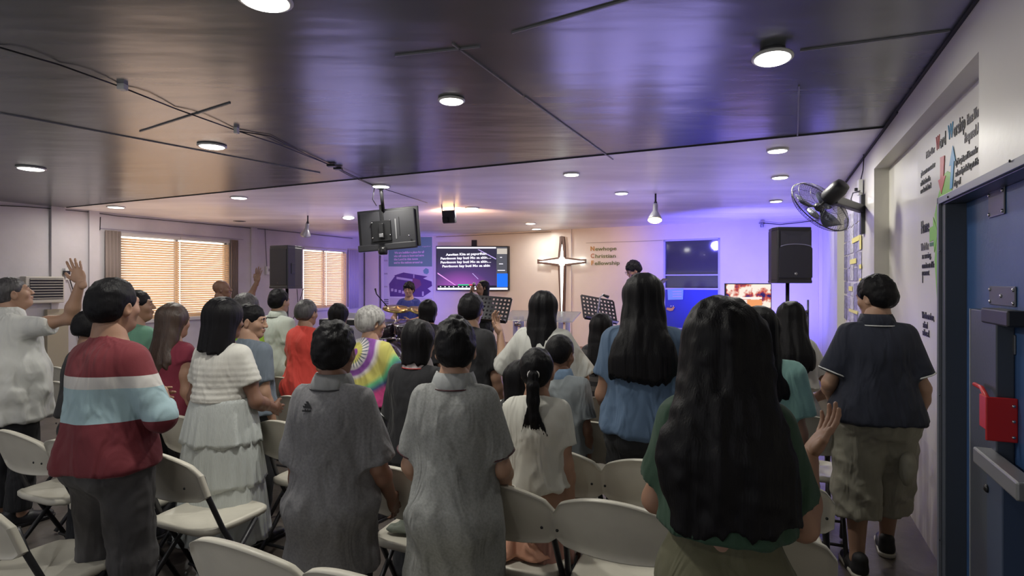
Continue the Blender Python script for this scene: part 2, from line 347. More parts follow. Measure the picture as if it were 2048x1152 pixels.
def add_hair(parent, st, M, sc):
    m = {'b': HAIRB, 'br': HAIRBR, 'g': HAIRG, 'dg': HAIRDG}[st.get('col', 'b')]; k = st.get('style', 'short')
    P, Q = shape(hair_prims(st), .0065 if k != 'long' else .008)
    L = st.get('len', .2); seed = random.random()*20; curl = st.get('curl', 0)
    def disp(V, n):
        V = V.copy(); ph = np.arctan2(V[:, 0], -(V[:, 1]+.02))
        if k in ('long', 'bob'):
            q = np.stack([V[:, 0]*30+seed, V[:, 1]*14, V[:, 2]*3.2], 1); q2 = np.stack([V[:, 0]*85+seed, V[:, 1]*45, V[:, 2]*4], 1); a = vnoise(q)*.0085+vnoise(q2)*.0035
            if curl: a = a + vnoise(V*28+seed)*curl
            V = V+n*a[:, None]; low = np.clip((-V[:, 2]-(L-.07))/.07, 0, 1); V[:, 2] += low*(vnoise(np.stack([V[:, 0]*55+seed, V[:, 1]*30, V[:, 0]*0], 1))*.018+vnoise(np.stack([V[:, 0]*14+seed, V[:, 1]*0+3, V[:, 0]*0], 1))*.02)
        else:
            a = vnoise(V*34+seed)*st.get('rough', .005)+vnoise(V*90+seed)*st.get('rough', .005)*.5; up = np.clip((V[:, 2]-.02)/.1, 0, 1); V = V+n*(a*(.4+.6*up))[:, None]
        return xf(V, M)
    o = npmesh('hair', [(P, Q, 0)], m, parent, disp, sc)
    if k == 'pony':
        tl = st.get('len', .25); pts = [(0, -.1, .02), (0, -.128, .0), (0, -.14, -.05), (.004, -.145, -.12), (.008, -.15, -.2), (.012, -.15, -tl)]
        pr = [.02, .024, .03, .03, .024, .013]; PP = [cone(pts[i], pts[i+1], pr[i], pr[i+1], (1, .8, 1), .01) for i in range(5)]
        for j in range(9): xx = (j-4)*.011; PP.append(cone((xx*.5, -.148, -tl+.08), (xx*1.5+.01, -.15, -tl-.03-.03*random.random()), .008, .003, k=.006))
        P, Q = shape(PP, .0055)
        npmesh('ponytail', [(P, Q, 0)], m, o, lambda V, n: xf(V+n*(vnoise(np.stack([V[:, 0]*160, V[:, 1]*120, V[:, 2]*10], 1))*.004)[:, None], M), sc)
        mb = MB(); ring = [M @ Vector((.027*math.cos(a), -.118+.012*math.sin(a)*.4, .005+.024*math.sin(a))) for a in [i*2*PI/16 for i in range(17)]]
        mb.tube([p*sc for p in ring], .0045*sc, 6, False).build('hair_tie', mat('white_hair_tie', (.75, .72, .72), .6), o)
    return o
ARMS = {'down': ((.168, -.03, 1.05), (.18, .04, .82)), 'front': ((.172, -.03, 1.06), (.10, .19, 1.0)), 'clasp': ((.172, -.01, 1.05), (.06, .2, .96)), 'cross': ((.21, .0, 1.09), (.05, .19, 1.12))}
def person(label, px, Z, ytop=None, yaw=24, H=None, z0=0, w=1.0, dp=1.0, skin=SKIN, shirt=None, bottom=None, hair=None, aL='down', aR='down', head=(0, 0, 0),
           hl='relaxed', hr='relaxed', nL=None, nR=None, shoes=None, seat=None, fat=0, lean=0, lift=None, group=None, feet=((-.1, 0), (.1, 0)), hsc=None, headoff=(0, 0, 0), sdx=0):
    X = (px-CX)/F*Z
    hv = (hair or {}).get('vol', .0)+(hair or {}).get('top', 0)
    if H is None: H = CH+(HY-ytop)*Z/F-z0-hv
    s = H/1.65; E = empty('person', (X, Z, z0), -math.radians(yaw)); tag(E, label, 'person', group)
    hs = .93*(hsc or (1/s)**.55)
    hips_z = .88; dz = 0
    if seat: dz = seat/s-.80                     # seated: lower the trunk onto the seat
    def sh(p): return (p[0], p[1]+lean*(p[2]-.88), p[2]+dz)
    bw = w*.89
    gb = (bottom or {}).get('g', .018) if (bottom or {}).get('type') in ('trousers', 'shorts') else 0
    def arm(side, spec):
        sx = -1 if side == 'L' else 1
        if isinstance(spec, str): e, wr = ARMS[spec]; e = (sx*(e[0]+(bw-.89)*.16), e[1], e[2]); wr = (sx*wr[0], wr[1], wr[2])
        else: e, wr = spec
        return sh((sx*(.142*bw), -.008, 1.315)), sh(e), sh(wr)
    A = {'L': arm('L', aL), 'R': arm('R', aR)}
    if seat:
        legs = [((sx*.09, 0, hips_z-.02+dz), (sx*.16, .38, .50), (sx*.16, .40, .09)) for sx in (-1, 1)]
    else:
        legs = []
        for (fx, fy), sx in zip(feet, (-1, 1)): legs.append(((sx*.088*bw, 0, .86), ((fx+sx*.09*bw)/2+sx*.005, fy*.5+.02, .47), (fx, fy-.02, .09)))
    def torso(g, k=.05, gp=None):
        gp = g if gp is None else gp
        return [ell(sh((0, -.005, .9)), (.155*bw+gp, .112*dp+gp, .13+gp), k), ell(sh((0, .0, 1.03)), (.13*bw+fat*.8+g, .098*dp+fat+g, .15), k), ell(sh((0, -.002, 1.2)), (.146*bw+g, .11*dp+g, .19), k),
                cone(sh((-.10*bw, -.008, 1.322)), sh((.10*bw, -.008, 1.322)), .048+g*.7, .048+g*.7, k=k), cone(sh((0, -.02, 1.33)), sh((0, -.01, 1.41)), .08+g*.7, .056+g*.6, (1.1, .95, 1), k),
                ell(sh((-.07*bw, -.05, .87)), (.085+gp, .075+gp, .1), .04), ell(sh((.07*bw, -.05, .87)), (.085+gp, .075+gp, .1), .04),
                ell(sh((-.07*bw, -.045, 1.27)), (.075+g*.5, .07+g*.5, .1), .04), ell(sh((.07*bw, -.045, 1.27)), (.075+g*.5, .07+g*.5, .1), .04)]
    # ---- body: trunk, neck, limbs in one field, head and hands joined on
    B = torso(0)
    hc = Vector(sh((0, .012, 1.535))) + Vector(headoff)
    B += [cone(sh((0, -.012, 1.36)), tuple(Vector(hc)+Vector((0, -.03, -.075))), .055, .052, k=.04)]
    for sd in 'LR':
        a, e, wr = A[sd]; mid = tuple((Vector(a)*.45+Vector(e)*.55)); fm = tuple(Vector(e)*.7+Vector(wr)*.3)
        B += [cone(a, mid, .05, .042, k=.04), cone(mid, e, .042, .036, k=.03), cone(e, fm, .037, .039, k=.03), cone(fm, wr, .039, .025, k=.03)]
    for hp, kn, an in legs:
        ca = tuple(Vector(kn)*.68+Vector(an)*.32+Vector((0, -.015 if not seat else 0, 0)))
        lt = .78 if (bottom or {}).get('type') == 'trousers' else 1
        B += [cone(hp, kn, .075*lt, .052*lt, k=.04), cone(kn, ca, .053*lt, .055*lt, k=.03), cone(ca, an, .055*lt, .035, k=.03), cone(an, (an[0], an[1]+.09, .04), .034, .028, k=.02)]
    bp = [(*shape(B, .0115), 0)]
    M = Matrix.Translation(hc) @ (Matrix.Rotation(-math.radians(head[0]), 4, 'Z') @ Matrix.Rotation(math.radians(head[1]), 4, 'X') @ Matrix.Rotation(math.radians(head[2]), 4, 'Y')) @ Matrix.Scale(hs, 4)
    bp.append((xf(HEAD[0], M), HEAD[1], 0))
    for sd, hk, nv in (('L', hl, nL), ('R', hr, nR)):
        a, e, wr = A[sd]; sx = -1 if sd == 'L' else 1; z = (Vector(wr)-Vector(e)).normalized(); y = Vector(nv) if nv else Vector((-sx, .2, .1))
        if nv and len(nv) == 6: z = Vector(nv[3:]).normalized(); y = Vector(nv[:3])
        y = (y-z*y.dot(z)).normalized(); x = y.cross(z); HM = Matrix((x, y, z)).transposed().to_4x4(); HM.translation = Vector(wr); V, Q = HANDS[hk]
        if sd == 'L': V = V*np.array([-1, 1, 1]); Q = Q[:, ::-1]
        bp.append((xf(V, HM @ Matrix.Scale(1.0, 4)), Q, 0))
    body = npmesh('body', bp, skin, E, None, s)
    # face
    for sx in (-1, 1):
        V, Q = EYE; npmesh('eye', [(xf(V, M @ Matrix.Translation((sx*.031, .0815, .008))), Q, 0)], EYED, body, None, s)
    V, Q = LIPM; npmesh('lips', [(xf(V, M), Q, 0)], LIP, body, None, s)
    V, Q = BROW
    if (hair or {}).get('style'): npmesh('eyebrows', [(xf(V, M), Q, 0)], HAIRB, body, None, s)
    # ---- clothes
    if shirt:
        g = shirt.get('g', .018); hem = shirt.get('hem', .84); hem = hem/s if not seat else hem/s
        hw = shirt.get('hw', .15*bw+g+fat*.7); hd = shirt.get('hd', .125*dp+g+fat*.8); gm = .014+(bottom or {}).get('wr', .006)*1.1+shirt.get('wr', .006)*1.5; T = torso(g, .05, max(g, gb+gm)); hw = max(hw, (.155*bw if hem > .82 else .088*bw+.082)+gb+gm); hd = max(hd, .13*dp+gb+gm)
        T.append(cone(sh((0, -.003, 1.2)), (sdx, sh((0, 0, hem-dz))[1]-.006, hem), .15, hw, (1, hd/hw, 1), .05, cutb=True))
        for sd in 'LR':
            a, e, wr = A[sd]; a = Vector(a); e = Vector(e); wr = Vector(wr); sl = shirt.get('sleeve', .6); gs = shirt.get('gs', g*.75)
            if sl <= 0: continue
            if sl <= 1: T.append(cone(tuple(a+(a-e)*.05), tuple(a.lerp(e, sl)), .052+gs*.8, .046+gs*shirt.get('flare', 1.15), k=.045, cutb=True))
            else: T += [cone(tuple(a), tuple(e), .052+gs, .040+gs, k=.045), cone(tuple(e), tuple(e.lerp(wr, sl-1)), .041+gs, .031+gs, k=.03, cutb=True)]
        T.append(plane((0, 0, -1), -hem)); T.append(plane((0, .42+lean, 1), (1.388 if shirt.get('collar') else 1.398)+dz+shirt.get('nk', 0)+lean*.4))
        wr_ = shirt.get('wr', .006)*1.45; seed = random.random()*30
        def disp(V, n):
            low = np.clip((1.34+dz-V[:, 2])/.35, .15, 1); q = np.stack([V[:, 0]*9+seed, V[:, 1]*9, V[:, 2]*4.5+V[:, 0]*3], 1)
            q2 = np.stack([V[:, 0]*18+seed+V[:, 2]*6, V[:, 1]*16, V[:, 2]*9-V[:, 0]*8], 1); q3 = np.stack([V[:, 0]*14+seed, V[:, 1]*14+9, V[:, 2]*2.2], 1)
            q4 = np.stack([V[:, 0]*13+V[:, 2]*4+seed, V[:, 1]*9+4, V[:, 2]*2.6], 1); a = (1-2*np.abs(vnoise(q)))*wr_*.9+(1-2*np.abs(vnoise(q2)))*wr_*.45+vnoise(q3)*wr_*1.2+(.6-np.abs(vnoise(q4))*2)*wr_*1.1
            if shirt.get('ribs'): a = a*.4+np.sin(V[:, 2]*2*PI/.034)*.0042*np.clip((V[:, 2]-1.02)/.05, 0, 1)*np.clip((1.34-V[:, 2])/.03, 0, 1)
            return V+n*(a*low)[:, None]
        so = npmesh(shirt.get('name', 'shirt'), [(*shape(T, .0095), 0)], shirt['m'], E, disp, s)
        if shirt.get('collar'):
            cm = shirt['collar']; mb = MB(); n = 28; vs = []; fs = []
            rows = [(.094, 1.372, 0), (.098, 1.388, -.002), (.086, 1.425, .002), (.076, 1.446, .006), (.069, 1.442, .007), (.07, 1.40, .004)]
            for r, z, yo in rows:
                for k in range(n): a = 2*PI*k/n; fr = max(0, math.sin(a)); vs.append(Vector(sh((r*1.0*math.cos(a), -.008+yo+r*.98*math.sin(a), z-.035*fr+.004)))*s)
            for i in range(len(rows)-1):
                for k in range(n): fs.append((i*n+k, i*n+(k+1) % n, (i+1)*n+(k+1) % n, (i+1)*n+k))
            mb.add(vs, fs, True).build('collar', cm, so)
            if shirt.get('tip'):
                mb = MB(); mb.tube([Vector(sh((.0995*math.cos(a), -.010+.0975*math.sin(a), 1.388-.035*max(0, math.sin(a)))))*s for a in [2*PI*k/28 for k in range(29)]], .0035*s, 5, False).build('collar_stripe', shirt['tip'], so)
        if shirt.get('cuff'):
            for sd in 'LR':
                a, e, wr = [Vector(q) for q in A[sd]]; c = a.lerp(e, shirt['sleeve']-.02); ax = (e-a).normalized(); r = .046+shirt.get('gs', g*.75)*shirt.get('flare', 1.15)+.002
                Mx = ax.to_track_quat('Z', 'Y').to_matrix(); mb = MB(); mb.tube([(c+Mx @ Vector((r*math.cos(t), r*math.sin(t), 0)))*s for t in [2*PI*k/24 for k in range(25)]], .0045*s, 5, False).build('sleeve_trim', shirt['cuff'], so)
    if bottom and bottom['type'] in ('trousers', 'shorts'):
        g = bottom.get('g', .018); T = [ell(sh((0, -.005, .9)), (.158*bw+g, .115*dp+g, .12), .04), ell(sh((-.07*bw, -.055, .87)), (.085+g, .08+g, .1), .04), ell(sh((.07*bw, -.055, .87)), (.085+g, .08+g, .1), .04)]
        if not seat: T.append(cone(sh((0, -.003, .9)), sh((0, 0, 1.03)), .155*bw+g, .135*bw+g+fat*.4, (1, .66*dp, 1), .04, cutb=True))
        for hp, kn, an in legs:
            hp = Vector(hp); kn = Vector(kn); an = Vector(an); T.append(cone(tuple(hp), tuple(kn), .078+g, .056+g*1.2, k=.03))
            f = bottom.get('leg', .93 if bottom['type'] == 'trousers' else .35); T.append(cone(tuple(kn), tuple(kn.lerp(an, f)), .056+g*1.2, bottom.get('ank', .05)+g, k=.03, cutb=True))
        wr_ = bottom.get('wr', .006); seed = random.random()*30
        def disp(V, n):
            q = np.stack([V[:, 0]*10+seed, V[:, 1]*10, V[:, 2]*9+V[:, 0]*6], 1); q2 = np.stack([V[:, 0]*18+seed, V[:, 1]*18, V[:, 2]*20-V[:, 0]*10], 1)
            return V+n*((1-2*np.abs(vnoise(q)))*wr_+(1-2*np.abs(vnoise(q2)))*wr_*.5)[:, None]
        bo = npmesh(bottom['type'], [(*shape(T, .0105), 0)], bottom['m'], E, disp, s)
        if bottom.get('pockets'):
            for sx in (-1, 1):
                PV = shape([ell((sx*.15*bw, -.04, .62), (.045, .075, .10), .01), sub(ell((sx*.09, 0, .62), (.07, .06, .2), .01))], .008)
                npmesh('cargo_pocket', [(*PV, 0)], bottom['m'], bo, lambda V, n: V+n*(vnoise(V*30)*.004)[:, None], s)
        if bottom.get('beltm'):
            mb = MB(); mb.tube([Vector(sh(((.168*bw+g+.004)*math.cos(a), (.128*dp+g)*math.sin(a)-.004, .965)))*s for a in [2*PI*k/32 for k in range(33)]], .012*s, 6, False).build('belt', bottom['beltm'], bo)
    if bottom and bottom['type'] == 'skirt':
        tiers = bottom['tiers']; sk = None
        for ti, (zt, zb, rt, rb) in enumerate(tiers):
            nA = 160; nV = 12; vs = []; seed = random.random()*10
            for j in range(nV+1):
                f = j/nV; z = zt+(zb-zt)*f; r = rt+(rb-rt)*f**.8
                for k in range(nA):
                    a = 2*PI*k/nA; rip = (math.sin(a*17+ti*2+math.sin(a*3+seed)*2)*.5+math.sin(a*31+seed+2*math.sin(a*5))*.3+math.sin(a*7+seed)*.5)
                    rr = r+rip*.012*f*bottom.get('ruf', 1); vs.append(((rr)*math.cos(a), rr*.78*math.sin(a)-.01, z+(.008*math.sin(a*9+seed) if j == nV else 0)))
            V = np.array(vs); Q = np.array([(j*nA+k, j*nA+(k+1) % nA, (j+1)*nA+(k+1) % nA, (j+1)*nA+k) for j in range(nV) for k in range(nA)])[:, ::-1]
            o = npmesh('skirt' if sk is None else 'ruffle_tier', [(V, Q, 0)], bottom['m'], sk or E, None, 1)
            so_ = o.modifiers.new('t', 'SOLIDIFY'); so_.thickness = .003
            sk = sk or o
    sm, sm2 = shoes or (BLACKP, BLACKP)
    for (hp, kn, an), sx in zip(legs, (-1, 1)):
        so_ = npmesh('shoe', [(xf(SHOE[0], Matrix.Translation((an[0], an[1]+.02, 0)) @ Matrix.Rotation(-sx*.12, 4, 'Z')), SHOE[1], 0)], sm, E, None, s)
        npmesh('sole', [(xf(SOLE[0], Matrix.Translation((an[0], an[1]+.02, 0)) @ Matrix.Rotation(-sx*.12, 4, 'Z')), SOLE[1], 0)], sm2, so_, None, s)
    if hair and hair.get('style'): add_hair(E, hair, M, s)
    elif hair: pass
    return E, s, M, A
EYE = shape([ell((0, 0, 0), (.0068, .0125, .0068), .003)], .0017)
LIPM = shape([ell((0, .0915, -.05), (.0215, .0112, .0055), .003), ell((0, .0895, -.0605), (.018, .0112, .0062), .003)], .003)
BROW = shape([cone((-.047, .083, .028), (-.018, .094, .031), .0035, .0045, k=.003), cone((.047, .083, .028), (.018, .094, .031), .0035, .0045, k=.003)], .003)
# ================================================================== THE ROOM
R4 = RMAT
def rbox(name, lo, hi, m, parent=None, bev=0, kind=True):
    o = MB().box(lo, hi, R4).build(name, m, parent, bev)
    if kind and parent is None: struct(o)
    return o
s_of = lambda p: p.dot(S)
ZC = CH+CEIL
rbox('floor', (DL-.2, SB, -.1), (1.2, 13.2, 0), FLOOR)
e1 = on_ceil(1764, 254); e2 = on_ceil(130, 415); dr = (e2-e1).normalized(); e1 = e1-dr*.25; e2 = e2+dr*.4
a0 = room(.95, SB, ZC); b0 = room(DL-.2, SB, ZC)
e1.z = e2.z = ZC
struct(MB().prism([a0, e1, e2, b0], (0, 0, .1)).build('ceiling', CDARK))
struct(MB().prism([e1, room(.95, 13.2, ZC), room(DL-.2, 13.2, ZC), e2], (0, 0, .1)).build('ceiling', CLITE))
CREASE = mat('ceiling_seam_dark', (.03, .03, .03), .8)
def seam(pts, wd=.012, name='trim_1', m=None, dz=.004):
    mb = MB()
    for a, b in zip(pts[:-1], pts[1:]): mb.bar(a-Vector((0, 0, dz)), b-Vector((0, 0, dz)), wd, .008)
    return struct(mb.build(name, m or CREASE))
seam([e1+dr*.21, e2-dr*.45], .02, 'trim_1')
LSEAM = mat('ceiling_seam_light', (.22, .22, .24), .4)
for k, (p, q) in enumerate([((905, 86), (1045, 190)), ((1050, 192), (1226, 318)), ((1024, 64), (1320, -20)), ((1595, 270), (1598, 170)), ((0, 225), (640, 345)), ((280, 262), (460, 205)), ((1600, 100), (1900, 60)), ((790, 110), (960, 92))]):
    seam([on_ceil(*p), on_ceil(*q)], .01, 'trim_2', LSEAM)
# left wall with its two windows
def left_s(px): return s_of(on_d(px, HY, DL))
W1 = (left_s(239), left_s(457), .93, 2.42); W2 = (left_s(606), left_s(692), .95, 2.40)
mb = MB(); xs = (DL-.16, DL)
def lw(s0, s1, z0, z1): mb.box((xs[0], s0, z0), (xs[1], s1, z1), R4)
lw(SB, W1[0], 0, ZC); lw(W1[0], W1[1], 0, W1[2]); lw(W1[0], W1[1], W1[3], ZC); lw(W1[1], W2[0], 0, ZC); lw(W2[0], W2[1], 0, W2[2]); lw(W2[0], W2[1], W2[3], ZC); lw(W2[1], 13.1, 0, ZC)
struct(mb.build('wall_left', WALL))
GL = mat('window_glass', (.9, .9, .9), .05, trans=1.0)
ALU = mat('window_aluminium', (.5, .48, .45), .4, metal=.5)
bl = bpy.data.materials.new('tan_blind_slat'); bl.use_nodes = True; N, L = nt(bl); N.clear()
tr = N.new('ShaderNodeBsdfTranslucent'); tr.inputs[0].default_value = (.80, .50, .27, 1); df = N.new('ShaderNodeBsdfDiffuse'); df.inputs[0].default_value = (.6, .48, .36, 1)
mx = N.new('ShaderNodeMixShader'); mx.inputs[0].default_value = .5; ou = N.new('ShaderNodeOutputMaterial'); L.new(tr.outputs[0], mx.inputs[1]); L.new(df.outputs[0], mx.inputs[2]); L.new(mx.outputs[0], ou.inputs[0])
CURT = mat('taupe_curtain', (.30, .24, .22), .8, bump=.2, bscale=30)
for wi, (s0, s1, z0, z1) in enumerate((W1, W2)):
    fr = MB()
    for a, b, c, d_ in ((s0, s0+.05, z0, z1), (s1-.05, s1, z0, z1), (s0, s1, z0, z0+.05), (s0, s1, z1-.05, z1), ((s0+s1)/2-.025, (s0+s1)/2+.025, z0, z1)): fr.box((DL-.12, a, c), (DL-.06, b, d_), R4)
    fo = struct(fr.build('window_%d' % (wi+1), ALU))
    MB().box((DL-.095, s0+.02, z0+.02), (DL-.085, s1-.02, z1-.02), R4).build('pane', GL, fo)
    struct(MB().box((DL-.02, s0-.05, z0-.05), (DL+.07, s1+.05, z0), R4).build('trim_3', TRIM))
    mid = (s0+s1)/2
    for k, (a, b) in enumerate(((s0+.002, mid-.005), (mid+.005, s1-.002))):
        E = empty('window_blind', room(DL+.02, (a+b)/2, z0))
        tag(E, ['closed tan slatted blind over the near half of the long left window', 'closed tan slatted blind over the far half of the long left window',
                'pinkish tan slatted blind on the far window, half next to the loudspeaker', 'pinkish tan slatted blind on the far window, half next to the stage corner'][wi*2+k], 'blind', 'tan slatted window blinds')
        E.rotation_euler = (0, 0, -TH); mbs = MB(); n = int((z1-z0-.08)/.041); hw_ = (b-a)/2
        for i in range(n):
            z = .03+i*.041; tl = .0105 if wi == 0 else .009
            mbs.add([(-.007, -hw_, z+.0195), (-.007, hw_, z+.0195), (tl-.002, hw_, z-.0165), (tl-.002, -hw_, z-.0165), (.004, -hw_, z+.004), (.004, hw_, z+.004)], [(0, 4, 5, 1), (4, 3, 2, 5)], True)
        mbs.build('slats', bl, E)
        MB().box((-.02, -hw_, z1-z0-.045), (.025, hw_, z1-z0), None).build('headrail', TRIM, E, .004)
        MB().box((-.012, -hw_, -.005), (.012, hw_, .012), None).build('bottom_rail', TRIM, E, .003)
        MB().tube([(.03, hw_-.12, z1-z0-.05), (.03, hw_-.12, .25)], .004, 6).build('wand', WHITEP, E)
        c_ = MB(); [c_.tube([(.016, y, z1-z0-.05), (.016, y, .02)], .0015, 5) for y in (-hw_*.6, hw_*.6)]; c_.build('cord', WHITEP, E)
    for k, (a, b) in enumerate((((s0-.26, s0-.02), (s1+.01, s1+.17)) if wi == 0 else ((s1+.02, s1+.42),))):
        vs = []; fs = []; nn = 40
        for i in range(nn+1):
            t = i/nn; x = DL+.055+.022*math.sin(t*26)
            vs += [R4 @ Vector((x, a+(b-a)*t, z0-.04)), R4 @ Vector((x, a+(b-a)*t, z1+.02))]
            if i: fs.append((2*i-2, 2*i, 2*i+1, 2*i-1))
        o = MB().add(vs, fs, True).build('curtain', CURT if wi == 0 else mat('lilac_curtain', (.46, .42, .52), .8)); sd = o.modifiers.new('t', 'SOLIDIFY'); sd.thickness = .004
        tag(o, ['narrow taupe curtain at the near side of the long left window', 'narrow taupe curtain at the far side of the long left window', 'pale lilac curtain beside the far window near the stage corner'][wi*2+k], 'curtain')
struct(MB().box((DL-.01, W1[0]-.3, 2.46), (DL+.012, W1[1]+.35, 2.475), R4).build('trim_3', mat('wall_crease', (.4, .36, .42), .6)))
# shallow pilasters on the left wall
for px0, px1 in ((100, 128), (500, 512), (176, 196)):
    a, b = left_s(px0), left_s(px1); rbox('trim_4', (DL-.02, a, 0), (DL+.04, b, ZC), WALL)
rbox('wall_rear', (DL-.2, SB-.1, 0), (1.0, SB, ZC), WALL)
# back wall (behind the stage), with the opening of the side room
def bu(px): return (on_back(px, HY)-BC).dot(BT)
BM = axes(BT, (0, 0, 1), BC)          # x along the wall, y up, z towards the hall
BM = Matrix((BT, -BN, Vector((0, 0, 1)))).transposed().to_4x4(); BM.translation = BC     # x along, y away, z up
def bbox(name, lo, hi, m, parent=None, bev=0):
    o = MB().box(lo, hi, BM).build(name, m, parent, bev)
    if parent is None: struct(o)
    return o
uL = bu(733)-.4; d0, d1 = bu(1327), bu(1440); dtop = on_back(1383, 478).z
mb = MB(); mb.box((uL, 0, 0), (d0, .14, ZC), BM); mb.box((d0, 0, dtop), (d1, .14, ZC), BM); mb.box((d1, 0, 0), (.4, .14, ZC), BM); struct(mb.build('wall_back', WALLB))
for px in (1104, 1144): seam([on_back(px, 470, .006), on_back(px, 800, .006)], .012, 'trim_5', mat('panel_joint', (.33, .29, .28), .6), 0)
seam([on_back(872, 474, .006), on_back(1142, 462, .006)], .012, 'trim_5', CREASE, 0); seam([on_back(1172, 486, .006), on_back(1325, 481, .006)], .01, 'trim_5', mat('panel_joint', (.33, .29, .28), .6), 0)
bbox('trim_6', (bu(742), -.22, 0), (bu(768), 0, ZC), WALLB)
bbox('trim_6', (bu(1104), -.04, 0), (bu(1144), 0, ZC), WALLB)
# side room seen through the opening
DK = mat('side_room_wall', (.13, .13, .16), .7)
mb = MB(); mb.box((d0-.8, 2.2, 0), (d1+.8, 2.3, ZC), BM); mb.box((d0-.9, .14, 0), (d0-.8, 2.3, ZC), BM); mb.box((d1+.8, .14, 0), (d1+.9, 2.3, ZC), BM); mb.box((d0-.9, .14, ZC), (d1+.9, 2.3, ZC+.1), BM); mb.box((d0-.9, .14, -.1), (d1+.9, 2.3, 0), BM)
struct(mb.build('wall_side_room', DK))
zs = on_back(1383, 550).z; zr = on_back(1383, 577).z; zm = on_back(790+1383-790, 658).z
FRM = mat('pale_blue_frame_paint', (.42, .42, .55), .45)
mb = MB()
for a, b, c, e in ((d0, d0+.035, 0, dtop), (d1-.035, d1, 0, dtop), (d0, d1, dtop-.03, dtop), (d0+.03, d1-.03, zs-.012, zs+.012), (d0+.03, d1-.03, zr-.025, zr+.01)): mb.box((a, -.012, c), (b, .10, e), BM)
wo = struct(mb.build('door_1', FRM)); tag(wo)
MB().box((d0+.03, .05, zr), (d1-.03, .056, dtop-.02), BM).build('pane', mat('dark_tinted_glass', (.25, .25, .28), .06, trans=.8), wo)
BLUEP = mat('royal_blue_panel_paint', (.03, .05, .38), .4, bump=.05, bscale=20)
MB().box((d0+.03, .0, 0), (d1-.03, .05, zr-.02), BM).build('panel', BLUEP, wo)
MB().box((d0+.03, -.014, zm-.012), (d1-.03, .0, zm+.012), BM).build('rail', FRM, wo)
mb = MB(); mb.box((d0+.62, .5, zr-.3), (d1+.1, .9, zr+.12), BM); mb.box((d0+.55, .45, zr+.12), (d1+.12, .95, zr+.16), BM)
tag(mb.build('storage_box', mat('box_grey', (.22, .22, .25), .6), None, .01), 'grey box on a surface behind the dark glass of the side room', 'box')
# right wall: main part, shallow recess, beam, near part
s_rec = 5.50; s_end = 2.866
mb = MB(); mb.box((DR, s_rec, 0), (DR+.25, 12.2, ZC), R4); mb.box((DR, s_end, 2.52), (DR+.25, s_rec, ZC), R4); mb.box((DR+.104, s_end, 0), (DR+.25, s_rec, 2.52), R4); mb.box((DR, SB, 0), (DR+.25, s_end, ZC), R4)
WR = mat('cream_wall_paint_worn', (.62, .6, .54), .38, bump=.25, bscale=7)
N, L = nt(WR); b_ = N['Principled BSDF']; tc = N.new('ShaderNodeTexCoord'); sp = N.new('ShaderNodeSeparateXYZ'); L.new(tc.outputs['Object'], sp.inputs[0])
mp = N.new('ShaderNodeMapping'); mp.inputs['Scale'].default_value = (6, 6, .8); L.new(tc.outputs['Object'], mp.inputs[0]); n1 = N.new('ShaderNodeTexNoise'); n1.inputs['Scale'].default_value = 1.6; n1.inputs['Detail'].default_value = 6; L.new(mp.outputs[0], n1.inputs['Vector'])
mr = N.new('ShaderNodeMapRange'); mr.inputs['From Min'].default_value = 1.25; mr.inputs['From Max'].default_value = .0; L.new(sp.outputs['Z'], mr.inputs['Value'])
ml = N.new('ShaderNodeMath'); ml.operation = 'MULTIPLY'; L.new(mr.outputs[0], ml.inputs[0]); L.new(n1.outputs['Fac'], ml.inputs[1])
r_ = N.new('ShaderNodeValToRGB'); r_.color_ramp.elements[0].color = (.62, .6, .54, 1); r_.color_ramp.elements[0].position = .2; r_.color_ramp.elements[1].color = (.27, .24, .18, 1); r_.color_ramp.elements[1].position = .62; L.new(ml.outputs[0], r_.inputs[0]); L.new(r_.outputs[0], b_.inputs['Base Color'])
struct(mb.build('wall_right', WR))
rbox('trim_7', (DR-.012, 4.5, ZC-.03), (DR, 11.4, ZC-.01), CREASE)
rbox('trim_7', (DR-.01, SB, ZC-.02), (DR, 4.5, ZC-.006), CREASE)
sp0 = s_of(on_d(1689, HY, DR)); rbox('trim_8', (DR-.07, sp0+.05, 0), (DR, sp0+.45, ZC), WR)
rbox('trim_8', (DR-.05, 11.0, 0), (DR, 11.25, ZC), WALLB)

# platform
WOODD = mat('stage_wood', (.16, .085, .06), .5, bump=.2, bscale=12, stretch=(1, 8, 1), vary=.3, vscale=6)
pf = at(1010, 800, 7.2); sa = s_of(Vector((pf.x, pf.y, 0)))
rbox('floor', (-7.6, sa, .0), (-.9, 12.3, .2), WOODD)

# ------------------------------------------------------------------ blue door at the right, its steel frame and hardware
SLATE = mat('slate_door_frame', (.055, .065, .085), .4, bump=.05, bscale=90)
SLATEL = mat('light_slate_frame', (.13, .14, .17), .4)
DBLUE = mat('blue_door_paint', (.035, .085, .22), .4, bump=.1, bscale=45, vary=.12, vscale=5)
fE = struct(empty('door_2')); sj = 3.009; zh = 1.925; sn = 2.02
mb = MB(); mb.box((.652, sj-.07, 0), (DR, sj, zh), R4); mb.box((.652, sn, zh), (DR, sj, zh+.034), R4); mb.box((.652, sn-.07, 0), (DR, sn, zh+.034), R4); mb.build('frame', SLATE, fE, .003)
mb = MB(); mb.box((.640, sj-.022, 0), (.652, sj+.004, zh+.034), R4); mb.box((.640, sn, zh+.005), (.652, sj+.004, zh+.034), R4); mb.build('frame_lip', SLATEL, fE, .002)
MB().box((DR-.022, sn, .01), (DR-.001, sj-.07, zh), R4).build('door_leaf', DBLUE, fE, .002)
hx = DR-.022
def dpt(px, py, d): p = on_d(px, py, d); return p.dot(D), p.dot(S), p.z
